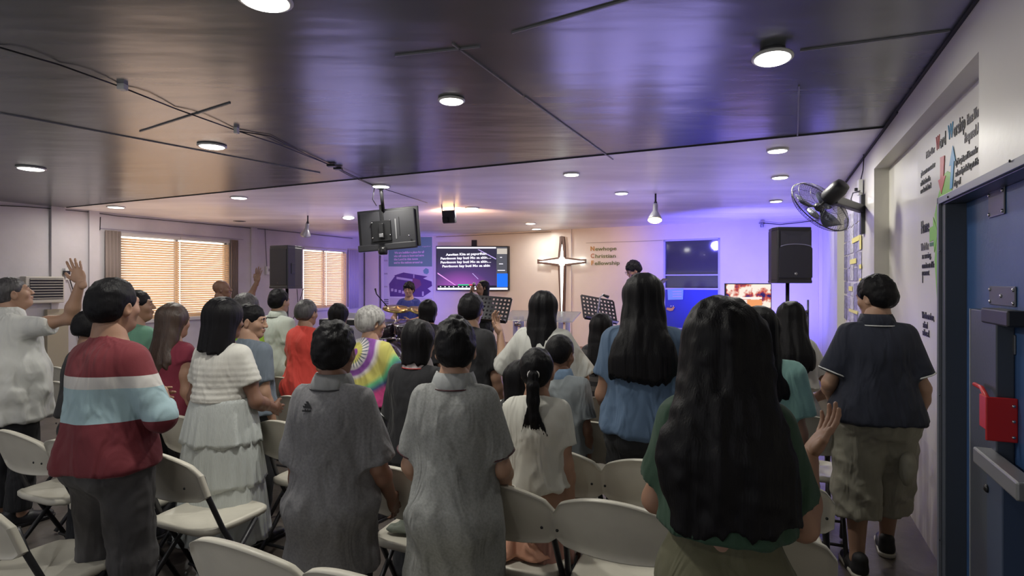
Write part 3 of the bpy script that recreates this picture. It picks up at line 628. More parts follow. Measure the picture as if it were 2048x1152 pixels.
for pts_, bolts in ((((1980, 385), (2012, 425)), 4), (((1982, 572), (2034, 612)), 5), (((2010, 665), (2033, 708)), 2)):
    (xa, ya), (xb, yb) = pts_; _, sA, zA = dpt(xa, ya, hx); _, sB, zB = dpt(xb, yb, hx); s0, s1 = min(sA, sB), max(sA, sB); z0, z1 = min(zA, zB)-.004, max(zA, zB)
    pl = MB().box((hx-.006, s0, z0), (hx, s1, z1), R4).build('bolt_plate', mat('steel_plate_painted', (.09, .095, .11), .35, metal=.3), fE, .003)
    pos = [(s0+.012, z0+.012), (s1-.012, z0+.012), (s0+.012, z1-.012), (s1-.012, z1-.012), ((s0+s1)/2, (z0+z1)/2)][:bolts] if bolts != 2 else [((s0+s1)/2, z0+.014), ((s0+s1)/2, z1-.014)]
    for a, b in pos: MB().lathe([(.007, 0), (.0065, .003), (.003, .005)], R4 @ Matrix.Translation((hx-.006, a, b)) @ Matrix.Rotation(-PI/2, 4, 'Y'), 12).build('bolt', CHROME, pl)
_, s1, zt = dpt(1940, 617, hx-.05); _, s0, _ = dpt(1992, 617, hx-.05)
ch = MB().box((hx-.05, s0, .0), (hx, s1, zt), R4).build('rod_channel', SLATE, fE, .004)
MB().box((hx-.052, s1-.008, .0), (hx-.05, s1, zt), R4).build('channel_edge', mat('worn_grey_edge', (.32, .33, .35), .4), ch)
_, s2, z2 = dpt(1962, 615, hx-.055); _, s3, z3 = dpt(2015, 655, hx-.055)
MB().box((hx-.056, s3, z3), (hx-.002, s2, z2), R4).build('channel_cap', BLACKP, fE, .006)
RED = mat('red_painted_steel', (.55, .02, .02), .35)
_, s4, z4 = dpt(2035, 886, hx); _, s5, z5 = dpt(2035, 797, hx); dl_ = dpt(1962, 840, hx)
MB().box((hx-.085, s4-.008, z4), (hx, s4, z5), R4).build('latch_plate', RED, fE, .006); rl = MB().box((hx-.085, s4-.008, z4+.035), (hx-.079, s4+.06, z5), R4).build('latch_side', RED, fE, .003)
p0 = on_d(1949, 768, hx-.07); p1 = on_d(1964, 776, hx-.07); p2 = on_d(1973, 795, hx-.07); p3 = on_d(1985, 812, hx-.06)
MB().tube([p0, p1, p2, p3], [.007, .008, .009, .009], 10).build('latch_lever', RED, rl)
for zz in (.018, .07, .12): MB().lathe([(.006, 0), (.0045, .004)], R4 @ Matrix.Translation((hx-.012, s4-.008, z4+zz)) @ Matrix.Rotation(PI/2, 4, 'X'), 12).build('bolt', CHROME, rl)
_, s6, z6 = dpt(1956, 893, hx-.085)
pb = MB().box((hx-.10, sn+.05, z6-.055), (hx-.045, s6, z6), R4).build('push_bar', mat('brushed_grey_bar', (.27, .275, .285), .35, metal=.5), fE, .006)
_, s7, z7 = dpt(1975, 945, hx-.06); _, s8, _ = dpt(2004, 945, hx-.06)
lc = MB().box((hx-.06, s8, 0), (hx, s7+.01, z7), R4).build('lower_channel', mat('blue_grey_channel', (.05, .07, .12), .4), fE, .004)
c = on_d(1975, 977, hx-.06); MB().lathe([(.014, 0), (.013, .006), (.006, .011)], R4 @ Matrix.Translation((c.dot(D), c.dot(S), c.z)) @ Matrix.Rotation(-PI/2, 4, 'Y'), 16).build('bolt', BLACKM, lc)
for px, py in ((1896, 394), (2020, 322), (1880, 502), (1880, 790), (1880, 1080)): c = on_d(px, py, .639); MB().lathe([(.005, 0), (.004, .003)], R4 @ Matrix.Translation((.639, c.dot(S), c.z)) @ Matrix.Rotation(-PI/2, 4, 'Y'), 10).build('screw', BLACKM, fE)

# ------------------------------------------------------------------ printed banner in the recess
BD = DR+.104-.004
def fit(name, s, pxa, pxb, y, h, m, parent, plane='d', d=None, bold=0):
    if plane == 'd': P = on_d(pxa, y, d); Q = on_d(pxb, y, d); rt = -S
    else: P = on_back(pxa, y, d); Q = on_back(pxb, y, d); rt = BT
    wd = abs((Q-P).dot(rt)); o = text(name, s, h*1.35, P, rt, (0, 0, 1), m, None, .0015, 'LEFT', 1, 1, bold)
    xs_ = [(v.co-P).dot(rt) for v in o.data.vertices]; k = wd/max(1e-4, max(xs_))
    for v in o.data.vertices: q = v.co-P; v.co = P+q+rt*(q.dot(rt)*(k-1))
    o.parent = parent; return o
bE = empty('wall_banner', room(BD, 3.3, 1.2)); tag(bE, 'white printed banner with red and blue arrows beside and above the blue door', 'banner')
bE.rotation_euler = (0, 0, 0)
def child(o, E): o.parent = E; o.matrix_parent_inverse = Matrix.Translation(-Vector(E.location)); return o
BP = mat('banner_vinyl', (.62, .6, .55), .45, bump=.05, bscale=8)
sl = s_of(on_d(1836, HY, BD)); child(MB().box((BD-.001, s_end+.004, .62), (BD+.003, sl, 2.505), R4).build('sheet', BP), bE)
INK = mat('black_ink', (.03, .03, .035), .5); INKG = mat('grey_ink', (.2, .19, .2), .5); REDI = mat('red_ink', (.6, .06, .06), .5); BLUI = mat('blue_ink', (.05, .32, .6), .5); GRNI = mat('green_ink', (.22, .55, .04), .5); DGRN = mat('dark_green_ink', (.02, .15, .04), .5)
dd = BD-.003
for s, a, b, y, h, m in (('Make Our', 1852, 1869, 318, .045, INKG), ('W', 1872, 1879, 302, .085, REDI), ('ord', 1879.5, 1891, 298, .08, INK), ('W', 1896, 1906, 281, .085, BLUI), ('orship', 1907, 1930, 275, .08, INK), ('Home Wor', 1934, 1958, 251, .055, INKG), ('Prepared A', 1929, 1958.5, 287, .055, INKG),
        ('pleasant encounter', 1842, 1870, 353, .036, INK), ('with the Lord in', 1841, 1860, 373, .036, INK), ('our church. Acts 2', 1841, 1862, 388, .036, INK), ('by his spirit, and his wonder', 1911, 1955, 332, .036, INK), ('and worship in the last part of the', 1911, 1957, 354, .036, INK), ('day of', 1908, 1921, 374, .036, INK),
        ('Home', 1842, 1858, 468, .085, INK), ('Watch Out', 1842, 1857, 502, .05, INKG), ('as serving,', 1844, 1862, 518, .04, INK), ('commitment of life', 1844, 1868, 537, .04, INK), ('movement.', 1844, 1859, 551, .04, INK), ('I', 1844, 1845.5, 566, .05, INK), ('Wholehearted one,', 1844, 1868, 636, .045, INK), ('a friend', 1846, 1855, 655, .045, INK), ('with us all.', 1845, 1859, 670, .045, INK)):
    child(fit('lettering', s, a, b, y, h, m, None, 'd', dd), bE)
def dpoly(name, pts, m, off=.0): return child(MB().prism([on_d(x, y, dd-off) for x, y in pts], D*.0015).build(name, m), bE)
dpoly('green_shape', [(1888, 350), (1894, 342), (1901, 346), (1904, 384), (1883, 394), (1879, 420), (1879, 612), (1874, 600), (1869, 520), (1873, 470), (1869, 430), (1877, 388)], GRNI)
dpoly('red_arrow', [(1880, 315), (1888.5, 311), (1886.5, 352), (1891, 351), (1882, 388), (1876, 361), (1880, 358)], REDI, .002)
dpoly('blue_arrow', [(1905, 291), (1910.5, 322), (1907.5, 322), (1904, 376), (1899, 379), (1902, 330), (1898, 332)], BLUI, .002)
dpoly('green_arrow', [(1859, 456), (1866, 452), (1866, 434), (1875.5, 465), (1868, 505), (1867, 480), (1859, 484)], GRNI, .001)
dpoly('dark_green_bar', [(1859, 486), (1868, 484), (1868, 491), (1859, 493)], DGRN, .001)
# collage of sheets and yellow notes on the right wall
cE = empty('paper_collage', room(DR-.002, 6.6, 1.2)); tag(cE, 'collage of bluish paper sheets edged with yellow notes on the right wall under the fan', 'paper collage')
PAP = [mat('paper_%s' % n, c, .6, vary=.55, vscale=28) for n, c in (('lilac', (.42, .40, .55)), ('white', (.55, .54, .58)), ('grey', (.26, .25, .38)))]; YEL = mat('yellow_note', (.75, .68, .2), .6)
sA = s_of(on_d(1724, HY, DR)); sB = s_of(on_d(1689, HY, DR)); rows = 8; cols = 5
for i in range(rows):
    for j in range(cols):
        s0 = sA+(sB-sA)*j/cols; s1 = sA+(sB-sA)*(j+.93)/cols; z1 = 2.32-i*.145+random.uniform(-.01, .01); M_ = R4 @ Matrix.Translation((DR-.004-random.random()*.003, (s0+s1)/2, z1-.07)) @ Matrix.Rotation(random.uniform(-.07, .07), 4, 'X')
        child(MB().box((0, -(s1-s0)/2, -.066), (.0015, (s1-s0)/2, .066), M_).build('paper_sheet', PAP[(i*3+j*2) % 3]), cE)
for sy, zy, w_, h_ in ((.0, 2.15, .05, .35), (.1, 1.99, .6, .05), (.0, 1.9, .12, .13), (.4, 1.78, .5, .05), (.0, 1.72, .14, .04), (.0, 1.6, .14, .03), (.75, 1.5, .3, .05), (.3, 1.28, .7, .03)):
    child(MB().box((0, 0, 0), (.0015, w_, h_), R4 @ Matrix.Translation((DR-.011, sA+sy*.9-.03, zy))).build('yellow_note', YEL), cE)

# ------------------------------------------------------------------ behind the stage: television, cross, lettering, posters
def wallE(name, px, py, label, cat, off=0):
    p = on_back(px, py, off); E = empty(name, p); tag(E, label, cat); return E
tE = wallE('wall_television', 944, 582, 'large wall television showing white song lyrics over purple light beams', 'television')
def bq(x0, y0, x1, y1, o1, o2, m, name, E, bev=0):      # slab on the back wall between pixel corners, from offset o1 to o2
    a = on_back(x0, y0, o2); b = on_back(x1, y0, o2); c = on_back(x1, y1, o2); d_ = on_back(x0, y1, o2)
    return child(MB().prism([d_, c, b, a], BN*(o1-o2)).build(name, m, None, bev), E)
def bpoly(pts, o2, th, m, name, E): return child(MB().prism([on_back(x, y, o2) for x, y in pts][::-1], BN*-th).build(name, m), E)
TO = .12
bq(872, 492, 1016, 581, .04, TO, BLACKP, 'casing', tE, .004)
bq(943, 480, 952, 492, .01, .05, BLACKP, 'wall_bracket', tE)
# screen picture: dark violet slide with glow, drawn in the screen's own coordinates
sm = bpy.data.materials.new('screen_slide'); sm.use_nodes = True; N, L = nt(sm); N.clear(); o_ = N.new('ShaderNodeOutputMaterial'); e_ = N.new('ShaderNodeEmission'); L.new(e_.outputs[0], o_.inputs[0]); e_.inputs[1].default_value = 1.0
uv = N.new('ShaderNodeUVMap'); r1 = N.new('ShaderNodeValToRGB'); gr = N.new('ShaderNodeTexGradient'); gr.gradient_type = 'SPHERICAL'; mp = N.new('ShaderNodeMapping'); mp.inputs['Location'].default_value = (-.42, -.0, 0); mp.inputs['Scale'].default_value = (1.05, 1.2, 1)
L.new(uv.outputs[0], mp.inputs[0]); L.new(mp.outputs[0], gr.inputs[0]); L.new(gr.outputs[0], r1.inputs[0]); L.new(r1.outputs[0], e_.inputs[0])
r1.color_ramp.elements[0].color = (.035, .03, .06, 1); r1.color_ramp.elements[1].color = (.42, .10, .50, 1); k_ = r1.color_ramp.elements.new(.45); k_.color = (.08, .045, .16, 1)
def screen(x0, y0, x1, y1, off, m, name, E):
    o = bq(x0, y0, x1, y1, off-.002, off, m, name, E); uvl = o.data.uv_layers.new(name='UVMap'); a = on_back(x0, y1, off); b = on_back(x1, y1, off); c = on_back(x0, y0, off)
    for l in o.data.loops:
        v = o.data.vertices[l.vertex_index].co-a; uvl.data[l.index].uv = (v.dot(b-a)/(b-a).length_squared, v.z/(c-a).z)
    return o
SW = emis('screen_white', (.85, .82, .92), 1.0); SG = emis('screen_grey', (.09, .09, .11), 1); SB_ = emis('screen_blue', (.02, .16, 1.0), 1); SGR = emis('screen_green', (.05, .5, .25), 1); SRD = emis('screen_red', (.7, .08, .12), 1); SPK = emis('screen_pink', (.8, .35, .85), 1); SLV = emis('screen_lavender', (.5, .38, .8), 1)
screen(873, 494, 993, 579, TO+.004, sm, 'screen_slide', tE)
bq(873.5, 494, 992, 497, TO, TO+.006, SW, 'screen_bar', tE); bq(993, 494, 1014, 579, TO, TO+.005, SG, 'screen_sidebar', tE); bq(994, 497, 1014, 508, TO, TO+.007, emis('screen_photo', (.5, .45, .4), 1), 'screen_thumbnail', tE)
bq(994, 547, 1015, 574, TO, TO+.007, SB_, 'screen_blue_box', tE); bq(875, 575.5, 1015, 579.5, TO, TO+.008, SW, 'screen_bar', tE); bq(875, 571, 993, 575.5, TO, TO+.007, emis('screen_dark', (.02, .02, .04), 1), 'screen_taskbar', tE)
bq(916, 568.5, 938, 571, TO, TO+.007, SGR, 'screen_progress', tE); bq(938, 568.5, 947, 571, TO, TO+.007, SRD, 'screen_progress', tE)
for xx in (880, 889, 897, 906, 916, 924, 932, 940, 949, 958, 967): bq(xx, 572.3, xx+2.2, 574.3, TO, TO+.009, SW, 'screen_icon', tE)
for xx, yy, ww in ((1000, 514, 4), (998, 527, 8), (995, 540, 15)): bq(xx, yy, xx+ww, yy+1.6, TO, TO+.007, SW, 'screen_icon', tE)
bpoly([(875, 545), (912, 570.5), (910, 570.5), (875, 547.5)], TO+.0075, .001, SPK, 'light_beam', tE); bpoly([(958, 499), (992, 517), (992, 519), (955, 499)], TO+.0075, .001, SLV, 'light_beam', tE); bpoly([(945, 546), (957, 558), (956, 558.5), (944.5, 547)], TO+.0075, .001, SLV, 'light_beam', tE)
for i, (s, a, b) in enumerate((('Aawitan Kita at papurihan', 892, 973), ('Panginoon kay buti Mo sa akin…', 881, 982), ('Panginoon kay buti Mo sa akin…', 881, 982), ('Panginoon kay buti Mo sa akin', 884.5, 980))):
    child(fit('lyric_line', s, a, b, 511.5+i*7.7, .058, SW, None, 'b', TO+.009, bold=.003), tE)
# cross
kE = wallE('wall_cross', 1124, 645, 'tall brown outlined cross with glowing white inner strips on the back wall', 'cross')
CW = mat('brown_cross_frame', (.10, .05, .04), .45); LEDW = emis('white_led_strip', (.95, 1.0, .92), 5.5); ko = .10
cx, cy = 1123, 523
def cbar(pts): bpoly(pts, ko, .05, CW, 'frame_bar', kE)
cbar([(1074.5, 518.5), (1084, 519.5), (1116.5, 514.5), (1116.5, 517.5), (1084, 522), (1074.5, 523)]); cbar([(1074.5, 523), (1084, 524), (1116.5, 528), (1116.5, 531.5), (1084, 528), (1074.5, 527.5)])
cbar([(1129.5, 514.5), (1162, 518.5), (1171, 518), (1171, 522.5), (1162, 521.5), (1129.5, 517.5)]); cbar([(1129.5, 528), (1162, 524.5), (1171, 522.5), (1171, 526.5), (1162, 527.5), (1129.5, 531.5)])
cbar([(1119, 473), (1123.5, 472), (1123.3, 482), (1119.5, 515), (1115.8, 515), (1118.5, 485)]); cbar([(1123.5, 472), (1127.5, 473), (1129, 485), (1130.4, 515), (1127, 515), (1124.4, 482)])
cbar([(1115.8, 531), (1119.5, 531), (1121.8, 640), (1122.6, 648), (1119.5, 648), (1119, 600)]); cbar([(1127, 531), (1130.4, 531), (1129, 600), (1127.8, 648), (1122.6, 648), (1123.8, 640)])
bpoly([(1083, 523), (1118, 518.5), (1128, 518.5), (1163, 523), (1128, 527.5), (1118, 527.5)], ko-.03, .01, LEDW, 'light_strip', kE)
bpoly([(1123.3, 484), (1127.5, 518), (1125.8, 580), (1122.8, 638), (1121, 580), (1118.8, 518)], ko-.035, .01, LEDW, 'light_strip', kE)
for px, py in ((1082, 523), (1164, 523), (1123, 480), (1123, 560), (1123, 610)): light('POINT', 'cross_led_glow', on_back(px, py, .035), None, .8, (.9, 1.0, .9), .02)
# lettering
nE = wallE('wall_lettering', 1210, 535, 'three lines of orange and green letters reading Newhope Christian Fellowship', 'wall lettering')
ORL = mat('orange_letter', (.5, .24, .05), .5); GRL = mat('green_letter', (.13, .17, .05), .5); PKL = mat('coral_letter', (.45, .2, .12), .5)
for c0, rest, a, a2, b, y, m in (('N', 'ewhope', 1180.5, 1190, 1233, 501.5, ORL), ('C', 'hristian', 1181, 1190, 1231.5, 516, PKL), ('F', 'ellowship', 1182, 1189, 1239.5, 530, ORL)):
    child(fit('letter', c0, a, a2-1.5, y, .097, m, None, 'b', .012, bold=.004), nE); child(fit('letters', rest, a2, b, y, .084, GRL, None, 'b', .012, bold=.0015), nE)
# church building poster
qE = wallE('building_poster', 820, 625, 'tall poster with green header and purple roofed building picture behind the drummer', 'poster')
bq(767, 472, 866, 631, .0, .012, mat('poster_paper', (.62, .58, .62), .5), 'sheet', qE)
bq(777, 474, 864, 533, .012, .015, mat('poster_green', (.16, .30, .28), .5), 'green_header', qE)
PKI = mat('pink_ink', (.72, .5, .62), .5); PUR = mat('purple_print', (.10, .045, .20), .5); PU2 = mat('maroon_print', (.20, .06, .16), .5); PU3 = mat('pale_print', (.5, .42, .52), .5)
for i, (s, a, b) in enumerate((('We are building a place for all', 789, 848), ('who will come to know and serve', 788, 848), ('the Lord in this town', 788, 836), ('and to the nations around us', 788, 845))): child(fit('print_line', s, a, b, 507.5+i*6.6, .055, PKI, None, 'b', .016, bold=.003), qE)
child(fit('print_line', 'together', 844, 862, 494, .03, PKI, None, 'b', .016), qE)
bpoly([(851.5, 536), (857, 538.5), (857.5, 545), (854, 548.5), (848, 547), (846, 541)], .016, .003, mat('teal_print', (.16, .34, .36), .5), 'round_emblem', qE)
bpoly([(778, 568), (790, 552), (788, 551), (807, 545), (855, 553), (846, 557), (863, 563), (864, 572), (855, 577), (862, 583), (846, 594), (780, 593)], .015, .003, PUR, 'building_picture', qE)
bpoly([(793, 553.5), (825, 558.5), (825, 562.5), (793, 558)], .017, .002, PU3, 'building_sign', qE); bpoly([(826, 556), (840, 560), (843, 570), (828, 582), (815, 588), (817, 575), (825, 565)], .017, .002, PU2, 'building_front', qE)
for xx, yy in ((782, 577), (789, 578.5), (797, 580), (804, 582)): bq(xx, yy, xx+4.5, yy+5.5, .012, .018, PU3, 'building_window', qE)
bq(826.5, 549, 828.5, 556, .012, .018, PU3, 'building_mark', qE); bq(844, 583, 847.5, 592, .012, .018, PU3, 'building_mark', qE)
bq(779, 596, 864, 629, .012, .014, mat('poster_caption', (.52, .47, .48), .5), 'caption_box', qE)
child(fit('print_line', 'Dedication', 800, 840, 615, .075, INKG, None, 'b', .016), qE)
for s, y in (('75%', 523), ('50%', 549), ('25%', 575)): child(fit('print_line', s, 768, 775, y, .045, INKG, None, 'b', .014), qE)
for i in range(6): bq(768, 598+i*4, 777, 600.6+i*4, .012, .015, INKG, 'print_block', qE)
# small notice and sticker on the blue panel
o = MB().prism([on_back(x, y, .02) for x, y in ((1336, 600), (1366, 599), (1367, 577), (1335, 579))], BN*.003).build('paper_notice', mat('pale_blue_notice', (.22, .42, .62), .5)); tag(o, 'small pale blue notice taped at the top of the blue panel', 'notice')
for i in range(3): c_ = MB().prism([on_back(x, y, .024) for x, y in ((1345, 584+i*5), (1363, 583.5+i*5), (1363, 582+i*5), (1345, 582.5+i*5))], BN*.001).build('print_line', PU3, o)
o = MB().prism([on_back(x, y, .02) for x, y in ((1333, 619), (1340, 622), (1346, 621), (1350, 614), (1347, 613.5), (1343, 616), (1334, 615))], BN*.01).build('wall_sticker', mat('orange_sticker', (.6, .3, .12), .5)); tag(o, 'small orange sticker on the blue panel beside the long haired head', 'sticker')
for xx in (1342, 1346.5): MB().lathe([(.012, 0), (.014, .01), (.004, .02)], Matrix.Translation(on_back(xx, 613, .02)), 10).build('white_dot', WHITEP, o)
# ================================================================== FIXTURES
RIM = mat('lamp_rim', (.7, .7, .68), .4); DISC = emis('lamp_disc', (1.0, .98, .9), 7)
DL_LAB = ['round ceiling light cut by the top edge of the picture', 'bright round ceiling light above the hanging television', 'sagging round ceiling light near the top right', 'round ceiling light above the long left window', 'leftmost round ceiling light in the dark ceiling', 'round light in the pale ceiling above the far left window', 'small round ceiling light furthest left in the pale ceiling', 'tilted round ceiling light left of the hanging television', 'round ceiling light at the top of the television pole', 'round ceiling light just right of the amber floodlight', 'round ceiling light in front of the wall cross', 'round ceiling light left of the hanging spotlight', 'nearest of the three ceiling lights above the fan', 'middle one of the three ceiling lights above the fan', 'furthest of the three ceiling lights above the fan', 'farther one of the two ceiling lights close over the cross, slightly left', 'nearer one of the two ceiling lights close over the cross, slightly right']
for i, (px, py, dia) in enumerate(DOWN):
    p = on_ceil(px, py); E = empty('ceiling_light', p); tag(E, DL_LAB[i], 'ceiling light', 'round ceiling downlights'); r = dia/2
    if i == 2: E.rotation_euler = (math.radians(-5), math.radians(3), 0)
    if i == 7: E.rotation_euler = (math.radians(-9), math.radians(-4), 0)
    dz = .03 if i == 2 else .0
    MB().lathe([(r, .0-dz), (r*1.12, -.004-dz), (r*1.14, -.012-dz), (r*1.0, -.018-dz), (r*.98, -.016-dz)]).build('rim', RIM, E)
    MB().lathe([(r*.97, -.014-dz), (r*.9, -.021-dz), (.001, -.022-dz)]).build('disc', DISC, E)
    if i == 2: MB().lathe([(r*.7, .0), (r*.7, -dz)]).build('housing', GREYM, E)
p = on_ceil(479, 442); E = empty('ceiling_socket', p); tag(E, 'empty round fitting in the pale ceiling above the left window, without a lamp', 'ceiling fitting'); MB().lathe([(.11, 0), (.11, -.006), (.09, -.008)]).build('rim', GREYM, E); MB().lathe([(.085, -.007), (.08, -.009)]).build('cover', BLACKP, E)

def cable(pts, r, label, name='ceiling_cable', m=None, cat='cable'):
    mb = MB(); mb.tube(pts, r, 6); return tag(mb.build(name, m or BLACKP), label, cat)
cp = []
for (x0, y0), (x1, y1) in zip([(-30, 84), (0, 95), (120, 130), (245, 175), (350, 217), (470, 260), (560, 290), (665, 332), (750, 372)], [(0, 95), (120, 130), (245, 175), (350, 217), (470, 260), (560, 290), (665, 332), (750, 372), (890, 417)]):
    for k in range(4):
        t = k/4; sg = math.sin(PI*t)*.012; cp.append(on_ceil(x0+(x1-x0)*t, y0+(y1-y0)*t, CEIL-.008-sg))
cable(cp, .0045, 'black cable running along the dark ceiling towards the amber floodlight')
cable([on_ceil(x, y, CEIL-.008) for x, y in ((475, 262), (540, 272), (605, 305), (660, 330), (700, 352), (748, 372))], .004, 'second thin cable joining the ceiling cable near the television pole')
o = MB(); 
for px, py in ((663, 331), (676, 337)): q = on_ceil(px, py, CEIL-.02); o.box((q.x-.04, q.y-.03, q.z-.012), (q.x+.04, q.y+.03, q.z+.012))
tag(o.build('cable_connector', BLACKP, None, .004), 'pair of black connectors on the ceiling cable left of the television', 'connector')
q = on_ceil(245, 173, CEIL-.012); tag(MB().box((q.x-.02, q.y-.02, q.z-.02), (q.x+.02, q.y+.02, q.z+.012)).build('cable_clip', WHITEP), 'white clip on the ceiling cable at upper left', 'clip')
q = on_ceil(473, 259, CEIL-.012); tag(MB().box((q.x-.012, q.y-.02, q.z-.03), (q.x+.012, q.y+.02, q.z+.012)).build('cable_clip', WHITEP), 'small white clip on the ceiling cable over the long left window', 'clip')
# cables on the walls
cable([on_d(x, y, DL+.012) for x, y in ((0, 411), (60, 414), (122, 419), (180, 424), (235, 432), (400, 447), (530, 459), (600, 466), (705, 477))], .006, 'dark wire along the top of the left wall', 'wall_cable')
cable([on_d(x, y, DL+.012) for x, y in ((123, 420), (124, 480), (124, 538))], .006, 'wire dropping down the left wall to the plug socket', 'wall_cable')
cable([on_d(x, y, DL+.012) for x, y in ((201, 434), (200, 460), (178, 460), (188, 470), (188, 560))], .006, 'thin wire bending down the left wall beside the window', 'wall_cable')
cable([on_d(x, y, DL+.012) for x, y in ((530, 458), (532, 500), (534, 535))], .005, 'wire dropping to the small box left of the left loudspeaker', 'wall_cable')
cable([on_d(x, y, DL+.03) for x, y in ((132, 547), (140, 560), (146, 580), (147, 610), (152, 640), (158, 680), (162, 720))], .008, 'black power cord hanging from the socket beside the raised arm', 'power_cord', None, 'cord')
E = empty('wall_socket', on_d(128, 548, DL+.01)); tag(E, 'white wall socket with a black plug beside the raised hand', 'socket'); E.rotation_euler = (0, 0, -TH)
MB().box((0, -.06, -.09), (.03, .06, .09)).build('plate', WHITEP, E, .004); MB().box((.03, -.03, -.01), (.08, .05, .05)).build('plug', BLACKP, E, .006)
E = empty('wall_box', on_d(535, 541, DL+.01)); tag(E, 'small white box on the left wall beside the loudspeaker', 'wall box'); E.rotation_euler = (0, 0, -TH); MB().box((0, -.06, -.09), (.05, .06, .09)).build('body', WHITEP, E, .005); MB().box((.05, -.02, -.02), (.055, .02, .04)).build('switch', GREYM, E)
# window air conditioner and the cream board under it
sA, sB2 = left_s(38), left_s(116); zt = on_d(80, 553, DL).z; zb = on_d(80, 606, DL).z; E = empty('air_conditioner', room(DL+.012, (sA+sB2)/2, zb)); E.rotation_euler = (0, 0, -TH); tag(E, 'cream window air conditioner with dark louvred grille on the left wall', 'air conditioner')
hw_ = (sB2-sA)/2; hh = zt-zb; ACM = mat('cream_plastic', (.55, .52, .46), .45)
MB().box((0, -hw_, 0), (.16, hw_, hh)).build('casing', ACM, E, .01); g_ = MB().box((.16, -hw_+.05, .06), (.165, hw_-.02, hh-.03)).build('grille_back', BLACKP, E)
mb = MB()
for k in range(8): z = .07+k*(hh-.11)/7.2; mb.box((.163, -hw_+.05, z), (.18, hw_-.02, z+.009))
mb.build('louvres', ACM, E); MB().box((.16, -hw_+.03, .01), (.172, hw_-.05, .045)).build('control_strip', ACM, E, .003)
o = rbox('cabinet_board', (DL+.012, left_s(88), .25), (DL+.09, left_s(130), 1.18), mat('cream_board', (.42, .37, .27), .5)); o['kind'] = None; del o['kind']; tag(o, 'cream board cabinet standing below the air conditioner', 'cabinet')

# ------------------------------------------------------------------ hanging television seen from behind
ZT = 7.2; tp = on_ceil(762, 374); pc = at(777, 457, ZT); E = empty('hanging_television', (pc.x, pc.y, pc.z)); tag(E, 'black television on a ceiling pole, seen from the back', 'television')
E.rotation_euler = (0, math.radians(-4.5), math.radians(-9)); W_, H_ = .80, .50
MB().box((-W_/2, 0, -H_/2), (W_/2, .03, H_/2)).build('casing', BLACKP, E, .006)
BK2 = mat('dark_back_plastic', (.028, .028, .034), .55)
MB().box((-W_/2+.04, -.03, -H_/2+.04), (W_/2-.04, 0, H_/2-.03)).build('rear_cover', BK2, E, .012)
MB().box((-W_/2-.005, -.045, -H_/2-.02), (W_/2-.04, .02, -H_/2+.065)).build('lower_bulge', BK2, E, .012)
br = MB().box((-.2, -.06, -.16), (.05, -.03, .1)).build('mount_plate', BLACKM, E, .006)
MB().box((-.09, -.11, -.13), (-.03, -.06, .06)).build('mount_arm', BLACKM, E, .006); MB().box((-.085, -.05, .0), (-.04, -.03, .3)).build('mount_rail', BLACKM, E, .006)
for x, z in ((-.19, -.11), (.04, -.09), (-.19, .08), (.28, -.12)): MB().lathe([(.012, 0), (.008, .012)], Matrix.Translation((x, -.06, z)) @ Matrix.Rotation(PI/2, 4, 'X'), 10).build('screw', CHROME, br)
MB().box((-.075, -.15, -.12), (-.02, -.13, -.07)).build('joint_knob', GREYM, E, .008)
MB().box((.10, -.034, -.14), (.115, -.028, .11)).build('port_strip', GREYM, E); MB().box((.15, -.034, -.1), (.158, -.028, .13)).build('vent_strip', BLACKM, E)
MB().lathe([(.05, -.07), (.06, -.04), (.06, .0), (.04, .03)], Matrix.Translation((-.06, -.09, -H_/2-.01))).build('lower_joint', BLACKM, E)
px_ = at(758, 400, ZT); E2 = empty('television_pole', tp); tag(E2, 'black ceiling pole carrying the hanging television', 'pole')
MB().tube([Vector((0, 0, -.02)), Vector((pc.x-tp.x-.06, pc.y-tp.y-.03, pc.z+.22-tp.z))], .022, 12).build('tube', BLACKM, E2); MB().lathe([(.07, -.0), (.07, -.015), (.03, -.03)]).build('ceiling_flange', BLACKM, E2)
cable([tp+Vector((-.08, 0, -.01)), tp+Vector((-.1, 0, -.15)), Vector((pc.x-.14, pc.y-.05, pc.z+.28))], .006, 'thin cable hanging beside the television pole')
cable([on_back(761, 478, .26), on_back(760, 520, .26), on_back(761, 612, .26), on_back(761, 700, .26)], .022, 'dark pipe running down the pilaster below the hanging television', 'wall_pipe', mat('dark_pipe', (.05, .035, .035), .5), 'pipe')
# amber floodlight
fp = at(898, 433, 8.55); E = empty('floodlight', fp); tag(E, 'black floodlight hanging from the pale ceiling, glowing amber behind', 'floodlight'); E.rotation_euler = (math.radians(12), 0, math.radians(-22))
MB().box((-.1, -.03, -.1), (.1, .05, .09)).build('housing', BLACKP, E, .012); mb = MB(); mb.box((-.108, -.01, -.02), (-.1, .01, .2)); mb.box((.1, -.01, -.02), (.108, .01, .2)); mb.box((-.108, -.01, .19), (.108, .01, .2)); mb.build('yoke', GREYM, E)
MB().box((-.08, .05, -.08), (.08, .056, .07)).build('lens', emis('amber_lens', (1, .5, .18), 3), E); MB().box((-.09, -.05, -.08), (-.0, -.03, .0)).build('rear_fins', BLACKM, E)
